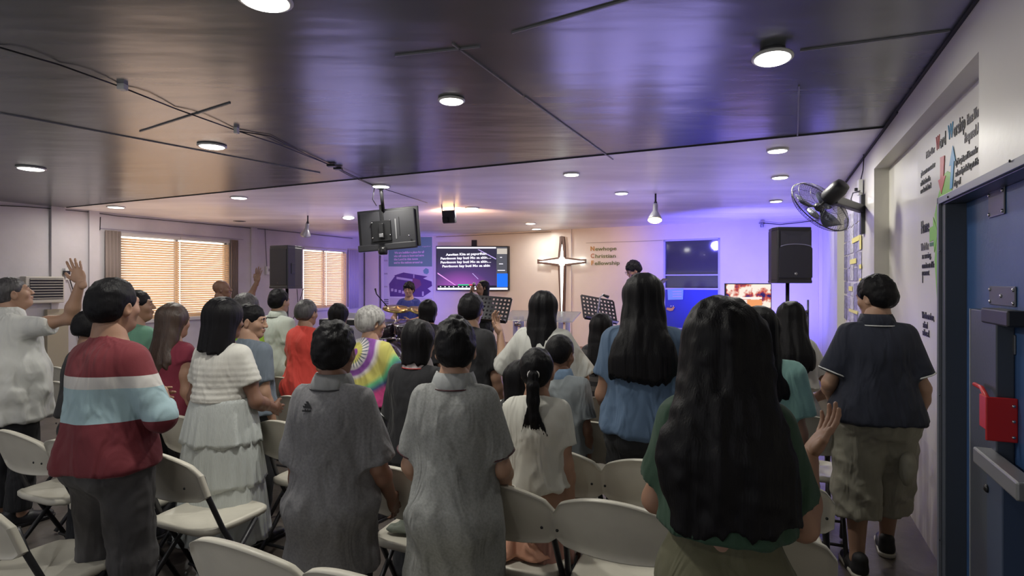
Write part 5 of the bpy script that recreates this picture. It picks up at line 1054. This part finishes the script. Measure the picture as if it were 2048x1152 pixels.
# left front
P('man at the left edge in a white polo raising his open right hand', 22, 3.8, 551, 20, shirt=dict(m=WHT, sleeve=.62, hem=.70, g=.035, collar=WHT, wr=.009, hw=.21, flare=1.25), bottom=dict(type='trousers', m=BLK), hair=dict(style='short', vol=.008, col='dg', nape=.0), skin=SKINL,
  aR=((.39, .12, 1.37), (.50, .12, 1.62)), nR=(-.75, .66, 0, -.38, -.1, .92), hr='cup', head=(25, 16, 0), w=1.12, fat=.05, dp=1.2)
P('man seen from behind in a maroon sweater with white and pale blue bands', 224, 2.38, 551, 20, shirt=dict(m=STRIPE, sleeve=1.7, hem=.85, g=.018, wr=.005, name='sweater'), bottom=dict(type='trousers', m=DENIMG, g=.022, beltm=None), hair=dict(style='short', vol=.012, top=.008, rough=.005, nape=.02), aL=((-.2, 0, 1.09), (-.1, .17, 1.1)), aR=((.25, .03, 1.08), (.06, .2, 1.1)), head=(-4, 3, 0), w=1.04, dp=1.02, skin=SKIN)
P('person in black mostly hidden behind the striped sweater man', 182, 3.3, 618, 22, shirt=dict(m=BLK, sleeve=.6, hem=.85), bottom=dict(type='trousers', m=DENIMB), hair=dict(style='short', vol=.012), w=.95)
P('person in a green t-shirt partly hidden behind the striped sweater man, face to the right', 272, 3.9, 578, 26, shirt=dict(m=fab('sea_green_cotton', (.12, .27, .19)), sleeve=.6, hem=.85), bottom=dict(type='trousers', m=DENIMB), hair=dict(style='short', vol=.01), head=(35, 5, 0))
P('woman with long brown hair in a maroon top', 346, 3.6, 607, 22, shirt=dict(m=fab('maroon_cotton', (.17, .015, .035)), sleeve=.2, hem=.76, g=.02), bottom=dict(type='trousers', m=DENIMB), hair=dict(style='long', len=.29, w=.1, col='br', vol=.016, taper=.7), skin=SKIN, w=.98)
P('woman in a ribbed white top and tiered white tulle skirt', 448, 3.12, 594, 22, shirt=dict(m=fab('white_rib_knit', (.58, .57, .53)), sleeve=.6, hem=.965, g=.016, ribs=True, gs=.02, wr=.005, name='knit_top', flare=1.05), w=1.12, dp=1.1,
  bottom=dict(type='skirt', m=mat('white_tulle', (.50, .53, .52), .8, bump=.5, bscale=30, stretch=(6, 6, .4), bdist=.01), tiers=[(.98, .745, .17, .225), (.79, .53, .205, .245), (.58, .24, .225, .27)]), hair=dict(style='bob', len=.19, w=.112, vol=.022, col='b'), skin=SKIND, aR=((.235, .02, 1.06), (.17, .22, .98)), aL=((-.235, -.01, 1.06), (-.17, .22, .98)), head=(10, -4, 0), shoes=(WHITEP, WHITEP))
P('woman in a grey-blue blouse with face in profile behind the white top woman', 500, 3.55, 607, 24, shirt=dict(m=fab('grey_blue_cotton', (.13, .16, .20)), sleeve=.7, hem=.8), bottom=dict(type='trousers', m=DENIMB), hair=dict(style='pony', vol=.01, len=.16), head=(62, -6, 0), skin=SKINL)
P('grey haired person in lime green above the profile of the woman in grey-blue', 492, 4.5, 585, 24, shirt=dict(m=fab('lime_cotton', (.32, .62, .05)), sleeve=.6, hem=.85), bottom=dict(type='trousers', m=DENIMB), hair=dict(style='short', vol=.02, col='dg', rough=.003), head=(25, 0, 0), w=.95)
P('bald man in white raising one hand before the left window', 442, 6.6, 559, 30, shirt=dict(m=WHT, sleeve=.6, hem=.85), bottom=dict(type='trousers', m=DENIMB), hair=dict(vol=.0), skin=SKIND, aR=((.36, .1, 1.40), (.43, .16, 1.62)), nR=(-.3, .9, .2, .1, .1, 1), hr='open', head=(40, 6, 0))
P('man with short black hair in a pale polo below the left loudspeaker', 557, 5.25, 576, 24, shirt=dict(m=fab('pale_mint_pique', (.50, .54, .49)), sleeve=.65, hem=.72, g=.03, collar=fab('pale_mint_pique', (.5, .54, .49)), tip=BLACKP, wr=.007), bottom=dict(type='trousers', m=DENIMB), hair=dict(style='short', vol=.012, top=.01, nape=.02), skin=SKINL, head=(2, 0, 0), w=.98)
P('elderly person with thin dark grey hair in a coral red top', 612, 4.6, 598, 22, shirt=dict(m=fab('coral_red_cotton', (.62, .06, .045)), sleeve=.55, hem=.66, g=.03, wr=.009), bottom=dict(type='trousers', m=DENIMB), hair=dict(style='short', vol=.014, col='dg', rough=.002, nape=.01), w=.92, aL=((-.22, .03, 1.06), (-.14, .25, 1.0)), aR='clasp')
P('dark haired person behind the boy in darker grey, only the top of the head visible', 677, 5.4, 607, 22, shirt=dict(m=BLK, sleeve=.6, hem=.85), bottom=dict(type='trousers', m=DENIMB), hair=dict(style='bob', len=.12, w=.09, vol=.02, col='b'), w=.9)
# tie dye spiral
td = fab('tie_dye_cotton', (.5, .5, .2), vary=0); N, L = nt(td); b_ = N['Principled BSDF']; tc = N.new('ShaderNodeTexCoord'); mp = N.new('ShaderNodeMapping'); mp.inputs['Location'].default_value = (.045, 1.14, 0); mp.inputs['Rotation'].default_value = (PI/2, 0, 0); L.new(tc.outputs['Object'], mp.inputs[0])
# after the turn: x = x, y = -z  ->  shift to the spiral's centre
sp = N.new('ShaderNodeSeparateXYZ'); L.new(mp.outputs[0], sp.inputs[0]); cb = N.new('ShaderNodeCombineXYZ'); L.new(sp.outputs['X'], cb.inputs['X']); L.new(sp.outputs['Y'], cb.inputs['Y'])
ln = N.new('ShaderNodeVectorMath'); ln.operation = 'LENGTH'; L.new(cb.outputs[0], ln.inputs[0]); at2 = N.new('ShaderNodeMath'); at2.operation = 'ARCTAN2'; L.new(sp.outputs['Y'], at2.inputs[0]); L.new(sp.outputs['X'], at2.inputs[1])
m1 = N.new('ShaderNodeMath'); m1.operation = 'MULTIPLY'; m1.inputs[1].default_value = 3.2; L.new(ln.outputs['Value'], m1.inputs[0]); m2 = N.new('ShaderNodeMath'); m2.operation = 'MULTIPLY'; m2.inputs[1].default_value = -.03; L.new(at2.outputs[0], m2.inputs[0]); m3 = N.new('ShaderNodeMath'); m3.operation = 'ADD'; L.new(m1.outputs[0], m3.inputs[0]); L.new(m2.outputs[0], m3.inputs[1])
rp = N.new('ShaderNodeValToRGB'); e = rp.color_ramp.elements; e[0].position = 0; e[0].color = (.22, .07, .3, 1); e[1].position = 1; e[1].color = (.5, .05, .2, 1)
for p_, c_ in ((.08, (.25, .06, .32)), (.1, (.6, .55, .12)), (.2, (.62, .58, .15)), (.24, (.7, .66, .62)), (.34, (.5, .45, .5)), (.37, (.2, .06, .3)), (.46, (.25, .08, .36)), (.5, (.6, .55, .6)), (.58, (.55, .5, .14)), (.72, (.55, .53, .13)), (.8, (.12, .45, .22)), (.9, (.05, .08, .2))): k_ = e.new(p_); k_.color = (*c_, 1)
L.new(m3.outputs[0], rp.inputs[0])
sn_ = N.new('ShaderNodeMath'); sn_.operation = 'MULTIPLY_ADD'; sn_.inputs[1].default_value = 26; L.new(at2.outputs[0], sn_.inputs[0]); m5 = N.new('ShaderNodeMath'); m5.operation = 'MULTIPLY'; m5.inputs[1].default_value = 30; L.new(ln.outputs['Value'], m5.inputs[0]); L.new(m5.outputs[0], sn_.inputs[2])
s2 = N.new('ShaderNodeMath'); s2.operation = 'SINE'; L.new(sn_.outputs[0], s2.inputs[0]); r2 = N.new('ShaderNodeMapRange'); r2.inputs['From Min'].default_value = .3; r2.inputs['From Max'].default_value = .6; r2.inputs['To Max'].default_value = .85; L.new(s2.outputs[0], r2.inputs['Value'])
wn = N.new('ShaderNodeMapRange'); wn.inputs['From Min'].default_value = .05; wn.inputs['From Max'].default_value = .07; L.new(ln.outputs['Value'], wn.inputs['Value']); w2 = N.new('ShaderNodeMapRange'); w2.inputs['From Min'].default_value = .12; w2.inputs['From Max'].default_value = .10; L.new(ln.outputs['Value'], w2.inputs['Value'])
ww = N.new('ShaderNodeMath'); ww.operation = 'MULTIPLY'; L.new(wn.outputs[0], ww.inputs[0]); L.new(w2.outputs[0], ww.inputs[1]); w3 = N.new('ShaderNodeMath'); w3.operation = 'MULTIPLY'; L.new(ww.outputs[0], w3.inputs[0]); L.new(r2.outputs[0], w3.inputs[1])
mxr = N.new('ShaderNodeMix'); mxr.data_type = 'RGBA'; L.new(w3.outputs[0], mxr.inputs[0]); L.new(rp.outputs[0], mxr.inputs[6]); mxr.inputs[7].default_value = (.02, .06, .12, 1); L.new(mxr.outputs[2], b_.inputs['Base Color'])
P('grey haired woman in a tie-dye spiral shirt', 742, 3.9, 610, 26, shirt=dict(m=td, sleeve=.75, hem=.78, g=.04, wr=.006), bottom=dict(type='trousers', m=DENIMB), hair=dict(style='short', vol=.026, col='g', rough=.004, nape=.03), skin=SKINL, head=(28, -3, 0), w=1.0, fat=.02, aL='clasp', aR=((.26, .05, 1.08), (.12, .24, 1.02)))
# two boys in grey polos
e1_, s1_, _, _ = P('boy in a darker grey polo with a small black logo on the back', 668, 2.18, 640, 8, shirt=dict(m=GREY1, sleeve=.95, hem=.53, g=.035, collar=fab('light_grey_collar', (.21, .215, .22)), tip=BLACKP, wr=.007, name='polo_shirt', gs=.03, hw=.165, flare=1.15), bottom=dict(type='trousers', m=DENIMB), hair=dict(style='short', vol=.014, top=.01, rough=.009, nape=.022), skin=SKIND, w=.88, head=(0, 0, 0), aR=((.2, .0, 1.05), (.21, .14, .86)))
MK = mat('black_logo_print', (.01, .01, .012), .5)
def shirt_mark(E, s, x, z, parent):
    dg = bpy.context.evaluated_depsgraph_get(); y = None
    ok, loc, nr, _ = parent.ray_cast(Vector((x, -.6, z)), Vector((0, 1, 0)))
    y0 = loc.y-.0015 if ok else -.15*s; mb = MB(); u = .0052
    for k in range(3):
        x0 = x-.016+k*.0115; h = .009+k*.0085; ys = [parent.ray_cast(Vector((x0+a, -.6, z+b)), Vector((0, 1, 0))) for a, b in ((0, 0), (.0085, 0), (.0085-h*.55, h), (-h*.55, h))]; y0 = min(q[1].y for q in ys if q[0])-.002
        mb.prism([Vector((x0, y0, z)), Vector((x0+.0085, y0, z)), Vector((x0+.0085-h*.55, y0+.0, z+h)), Vector((x0-h*.55, y0, z+h))], (0, .0025, 0))
    o = mb.build('logo', MK, parent)
    ys = [parent.ray_cast(Vector((x-.019+a, -.6, z-.006)), Vector((0, 1, 0))) for a in (0, .02, .045)]; yt = min(q[1].y for q in ys if q[0])
    t = text('logo_text', 'adidas', .0125, Vector((x-.019, yt-.0022, z-.0105)), (1, 0, 0), (0, 0, 1), MK, parent, .0012, 'LEFT', 1.05, 1, .0004)
for o in e1_.children:
    if o.name.startswith('polo_shirt'): shirt_mark(e1_, s1_, -.052*s1_, 1.318*s1_, o)
P('boy with cropped black hair in a lighter grey polo, ears showing', 910, 2.08, 632, 6, shirt=dict(m=GREY2, sleeve=.8, hem=.53, g=.035, collar=fab('pale_collar', (.3, .31, .31)), tip=mat('dark_red_tip', (.05, .01, .015), .6), wr=.007, name='polo_shirt', gs=.024, hw=.165, flare=1.05, cuff=mat('dark_red_tip', (.05, .01, .015), .6)), bottom=dict(type='trousers', m=DENIMB), hair=dict(style='short', vol=.012, top=.01, rough=.008, nape=.018), skin=SKINL, w=.89, head=(-8, 0, 0), aR=((.19, .02, 1.05), (.19, .2, .92)), aL=((-.19, .02, 1.05), (-.18, .2, .92)))
P('person in black with white and red collar trim between the grey polo boys', 838, 2.95, 640, 24, shirt=dict(m=BLK, sleeve=.9, hem=.70, g=.03, collar=mat('white_red_collar', (.55, .5, .5), .7), tip=mat('red_tip', (.4, .02, .02), .6), cuff=mat('white_trim', (.6, .6, .6), .6), gs=.035), bottom=dict(type='trousers', m=DENIMB), hair=dict(style='bob', len=.12, w=.085, vol=.018), skin=SKINL, w=1.0, aL='clasp')
P('dark haired person beyond, left of the singing woman, head lit blue', 857, 5.4, 600, 22, shirt=dict(m=BLK, sleeve=.6, hem=.85), bottom=dict(type='trousers', m=DENIMB), hair=dict(style='bob', len=.1, w=.085, vol=.016), w=.9)
P('man in black with bare forearms behind the lighter grey polo boy', 942, 3.9, 585, 22, shirt=dict(m=BLK, sleeve=.75, hem=.8, g=.025), bottom=dict(type='trousers', m=DENIMG), hair=dict(style='short', vol=.018, nape=.03), skin=SKINL, w=1.02, aR=((.2, .0, 1.05), (.21, .1, .82)))
P('woman with long black hair in a loose white blouse, left hand lifted', 1087, 3.6, 580, 22, shirt=dict(m=fab('sheer_white_blouse', (.50, .50, .47)), sleeve=.95, hem=.8, g=.035, gs=.045, wr=.007, name='blouse'), bottom=dict(type='trousers', m=DENIMB), hair=dict(style='long', len=.33, w=.09, vol=.014, taper=.75), skin=SKINL, aL=((-.31, .05, 1.1), (-.36, .1, 1.35)), nL=(.9, -.3, .2, -.35, .1, .8), hl='relaxed', aR=((.26, .05, 1.08), (.2, .24, 1.06)), head=(-4, 2, 0))
# children
SK = fab('pink_skirt_cloth', (.42, .22, .18))
P('small girl with a ponytail in a white t-shirt and pink skirt', 1074, 2.46, 697, 10, shirt=dict(m=fab('cream_white_tshirt', (.56, .55, .50)), sleeve=.62, hem=.74, g=.03, wr=.008, hw=.17, flare=1.3), bottom=dict(type='skirt', m=SK, tiers=[(.79, .44, .095, .165)], ruf=.8), hair=dict(style='pony', vol=.012, len=.24), skin=SKIN, w=.95, head=(2, 0, 0), hsc=1.14, shoes=(WHITEP, WHITEP))
P('boy with cropped black hair in a grey t-shirt with a denim blue hood', 1120, 3.05, 671, 18, shirt=dict(m=fab('grey_marl_tshirt', (.26, .29, .31)), sleeve=.75, hem=.7, g=.035, wr=.008, flare=1.5, collar=fab('denim_hood', (.18, .27, .40), vscale=14, vary=.3)), bottom=dict(type='shorts', m=DENIMG), hair=dict(style='short', vol=.012, rough=.003, nape=.01), skin=SKIND, w=1.1, head=(20, -12, 0), hsc=1.12)
DOT = fab('polka_dot_cotton', (.012, .012, .014), vary=0); N, L = nt(DOT); vo = N.new('ShaderNodeTexVoronoi'); vo.inputs['Scale'].default_value = 30; vo.inputs['Randomness'].default_value = .25; tc = N.new('ShaderNodeTexCoord'); L.new(tc.outputs['Object'], vo.inputs['Vector']); rp = N.new('ShaderNodeValToRGB'); rp.color_ramp.interpolation = 'CONSTANT'; rp.color_ramp.elements[0].color = (.6, .6, .58, 1); rp.color_ramp.elements[1].position = .36; rp.color_ramp.elements[1].color = (.012, .012, .014, 1); L.new(vo.outputs['Distance'], rp.inputs[0]); L.new(rp.outputs[0], N['Principled BSDF'].inputs['Base Color'])
P('small child in black with white polka dots, left of the ponytail girl', 1040, 2.85, 722, 22, shirt=dict(m=DOT, sleeve=.5, hem=.7, g=.03, flare=1.3), bottom=dict(type='shorts', m=DENIMB), hair=dict(style='bob', len=.13, w=.085, vol=.014), skin=SKINL, w=.9, hsc=1.15)
STB = fab('black_grey_stripe', (.02, .02, .022)); ramp_z(STB, [(i*.03, ((.015, .015, .018) if i % 2 else (.07, .065, .065))) for i in range(14, 46)])
P('long haired woman in a black striped top by the right music stand', 1203, 4.1, 627, 20, shirt=dict(m=STB, sleeve=.6, hem=.8, g=.02), bottom=dict(type='trousers', m=DENIMB), hair=dict(style='long', len=.3, w=.095, vol=.016), skin=SKIN, w=.92)
P('person in a mustard top hidden behind the woman in the blue t-shirt', 1289, 3.5, 606, 22, shirt=dict(m=fab('mustard_cotton', (.55, .30, .04)), sleeve=.45, hem=.8, g=.03), bottom=dict(type='trousers', m=DENIMB), hair=dict(style='bob', len=.12, w=.09, vol=.015), skin=SKIN, w=1.25)
P('woman with very long straight dark hair in a blue t-shirt', 1287, 2.8, 543, 15, shirt=dict(m=fab('dusty_blue_cotton', (.075, .125, .21)), sleeve=.62, hem=.885, g=.03, wr=.007, hw=.17, flare=1.2), bottom=dict(type='trousers', m=DENIMB), hair=dict(style='long', len=.385, w=.145, mid=.1, vol=.02, taper=1.12, back=-.14), skin=SKIN, w=1.1, aR=((.21, .05, 1.06), (.13, .25, 1.03)), aL=((-.2, .02, 1.05), (-.17, .2, .93)), head=(-2, 0, 0))
P('foreground woman with voluminous black hair in dark green and khaki, palm raised at right', 1449, 1.52, 590, 22, shirt=dict(m=fab('dark_green_velvet', (.018, .05, .028)), sleeve=.72, hem=.965, g=.022, wr=.004, flare=1.2), bottom=dict(type='trousers', m=fab('olive_khaki_twill', (.10, .095, .055)), g=.025, beltm=None), hair=dict(style='long', len=.475, w=.165, mid=.12, vol=.036, taper=1.05, back=-.13, curl=.006, sway=.02), skin=SKIN, w=1.0,
  aR=((.205, .05, 1.04), (.235, .20, 1.205)), nR=(-.7, -.25, .65, .52, .32, .8), hr='cup', aL=((-.2, .05, 1.06), (-.12, .22, .98)), head=(-3, 0, 0))
P('person in a mint blouse between the foreground hair and the leaning girl', 1518, 2.6, 612, 22, shirt=dict(m=fab('mint_blouse', (.25, .46, .42), bscale=90), sleeve=.7, hem=.9, g=.035, gs=.04), bottom=dict(type='trousers', m=DENIMB), hair=dict(style='long', len=.3, w=.11, vol=.02), skin=SKIN, w=1.08)
P('girl with long black hair in a white t-shirt leaning forward by the blue wall', 1588, 3.65, 604, 10, shirt=dict(m=fab('white_tshirt_right', (.56, .56, .54)), sleeve=.6, hem=.92, g=.02, wr=.006), bottom=dict(type='trousers', m=fab('grey_trouser', (.27, .27, .28))), hair=dict(style='long', len=.38, w=.11, vol=.016, taper=.8, sway=.02), skin=SKIN, lean=.12, aR=((.27, .05, 1.04), (.16, .22, .90)), hr='relaxed', head=(0, -14, 4), w=.9)
SHB = mat('black_sneaker', (.015, .015, .017), .6); SOL = mat('cream_sole', (.5, .47, .4), .6)
P('man in a navy polo with white trim and khaki cargo shorts at the right wall', 1752, 3.15, 546, 20, shirt=dict(m=NAVY, sleeve=.78, hem=.85, g=.03, collar=NAVY, tip=mat('white_trim', (.6, .6, .6), .6), cuff=mat('white_trim', (.6, .6, .6), .6), wr=.005, name='polo_shirt', gs=.03), bottom=dict(type='shorts', m=fab('khaki_cotton', (.30, .285, .23), vary=.12), g=.05, leg=.42, pockets=True, wr=.009, ank=.062), hair=dict(style='short', vol=.016, top=.01, rough=.007, nape=.02), skin=SKINL, w=1.0, dp=1.12, fat=.012,
  head=(-42, -8, 0), feet=((-.1, -.02), (.12, .32)), shoes=(SHB, SOL), aL=((-.235, -.02, 1.05), (-.19, .18, .92)), aR=((.215, -.02, 1.05), (.22, .08, .84)))
# stage: singer, guitarist, drummer
P('woman singing on stage with head tilted up, dark shirt, holding a microphone', 966, 8.1, 560, -125, z0=.2, shirt=dict(m=fab('black_blouse', (.02, .018, .02)), sleeve=1.6, hem=.85), bottom=dict(type='trousers', m=DENIMB), hair=dict(style='long', len=.24, w=.08, vol=.006), skin=SKIN, aR=((.2, .12, 1.18), (.04, .2, 1.42)), hr='fist', nR=(-.2, -.5, .8, -.3, .1, .8), aL=((-.24, .02, 1.07), (-.15, .2, 1.1)), head=(-2, 16, 0))
# microphone in her hand
gE, gs_, _, gA = P('guitarist with glasses and beard looking down, in dark clothes on stage', 1296, 7.9, None, 250, H=1.72, headoff=(0, .13, -.05), lean=.12, z0=.2, shirt=dict(m=fab('dark_shirt', (.02, .02, .03)), sleeve=.7, hem=.8), bottom=dict(type='trousers', m=DENIMB), hair=dict(style='short', vol=.022, top=.01, rough=.01), skin=SKIN, aL=((-.26, .1, 1.1), (-.42, .25, 1.28)), aR=((.25, -.02, 1.08), (.05, .2, 1.06)), hl='fist', hr='fist', nL=(.3, -.9, .1), nR=(-.3, -.9, .1), head=(8, -22, 0))
gl = MB(); GLS = BLACKP
for o in gE.children:
    if o.name.startswith('body'):
        hc = (Vector((0, .012+.12*(1.535-.88), 1.535))+Vector((0, .13, -.05)))*gs_; Mh = Matrix.Translation(hc) @ (Matrix.Rotation(-math.radians(8), 4, 'Z') @ Matrix.Rotation(math.radians(-22), 4, 'X')) @ Matrix.Scale(gs_*.93, 4)
        mb = MB()
        for sx in (-1, 1): mb.tube([Mh @ Vector((sx*.031+.022*math.cos(a), .106, .008+.018*math.sin(a))) for a in [2*PI*k/20 for k in range(21)]], .0022, 5, False); mb.tube([Mh @ Vector((sx*.053, .104, .012)), Mh @ Vector((sx*.08, .0, .012))], .002, 5)
        mb.tube([Mh @ Vector((-.009, .107, .01)), Mh @ Vector((.009, .107, .01))], .002, 5); mb.build('glasses', BLACKP, gE)
        V, Q = shape([ell((0, .066, -.088), (.04, .03, .03), .02), ell((-.045, .05, -.06), (.02, .028, .03), .02), ell((.045, .05, -.06), (.02, .028, .03), .02), sub(ell((0, .1, -.055), (.026, .02, .015), .006))], .005); npmesh('beard', [(xf(V, Mh), Q, 0)], HAIRB, gE, None, 1)
# guitar held by the guitarist
GW = mat('orange_brown_guitar', (.40, .16, .05), .25, coat=.5); gu = empty('acoustic_guitar', gE.location + Vector((0, 0, 0))); tag(gu, 'orange-brown guitar held by the bearded guitarist', 'guitar'); gu.rotation_euler = gE.rotation_euler
GM = Matrix.Translation((.02, .2, .98*gs_)) @ Matrix.Rotation(math.radians(-62), 4, 'Y')
V, Q = shape([ell((0, 0, -.16), (.19, .05, .17), .03), ell((0, 0, .10), (.14, .05, .13), .05), ('p', np.array([0, 1., 0]), .045, 0), ('p', np.array([0, -1., 0]), .045, 0)], .012); npmesh('body', [(xf(V, GM), Q, 0)], GW, gu)
MB().bar(GM @ Vector((0, .05, .1)), GM @ Vector((0, .05, .72)), .055, .02).build('neck', mat('dark_neck_wood', (.05, .03, .02), .4), gu); MB().bar(GM @ Vector((0, .045, .71)), GM @ Vector((0, .04, .87)), .07, .018).build('headstock', mat('dark_neck_wood', (.05, .03, .02), .4), gu)
MB().lathe([(.05, 0), (.05, .004)], GM @ Matrix.Translation((0, .048, .02)) @ Matrix.Rotation(-PI/2, 4, 'X'), 20).build('sound_hole', BLACKP, gu)
# microphone held by the singer
for o in list(bpy.data.objects):
    if o.get('label', '').startswith('woman singing on stage'):
        ss = 1.0; mp_ = Vector((-.02, .22, 1.45)); dr_ = Vector((.1, -.2, .35)).normalized()
        Hs = (CH+(HY-560)*8.1/F-.2-.014)/1.65; mE2 = empty('microphone', o.location); mE2.rotation_euler = o.rotation_euler; tag(mE2, 'black microphone in the hand of the woman singing', 'microphone')
        b0_ = (Vector((.04, .2, 1.42))+Vector((-.03, .01, .07)))*Hs; MB().tube([b0_-dr_*.06, b0_+dr_*.09], [.011, .016], 10).build('handle', BLACKM, mE2); MB().lathe([(.014, 0), (.024, .012), (.025, .03), (.014, .047)], Matrix.Translation(b0_+dr_*.085) @ dr_.to_track_quat('Z', 'Y').to_matrix().to_4x4(), 14).build('grille_ball', GREYM, mE2)
P('young drummer seated facing the hall in a blue t-shirt with a white print', 818, 9.3, None, 186, H=1.66, z0=.2, seat=.52, shirt=dict(m=fab('royal_blue_cotton', (.03, .045, .25)), sleeve=.62, hem=.62, g=.025), bottom=dict(type='trousers', m=DENIMB), hair=dict(style='short', vol=.026, top=.01, rough=.01, nape=.02), skin=SKINL, aL=((-.24, .06, 1.08), (-.08, .26, 1.06)), aR=((.24, .06, 1.08), (.1, .27, 1.03)), w=1.0)
dE = empty('drum_stool', (at(818, 600, 9.3).x, 9.3, .2)); tag(dE, 'round black stool under the drummer', 'stool'); MB().lathe([(.16, .42), (.17, .43), (.17, .46), (.14, .475)], None, 24).build('seat', BLACKP, dE); MB().tube([(0, 0, .1), (0, 0, .43)], .02, 10).build('pole', CHROME, dE)
for k in range(3): a = k*2*PI/3; MB().tube([(0, 0, .2), (.22*math.cos(a), .22*math.sin(a), .012)], .012, 8).build('leg', CHROME, dE)
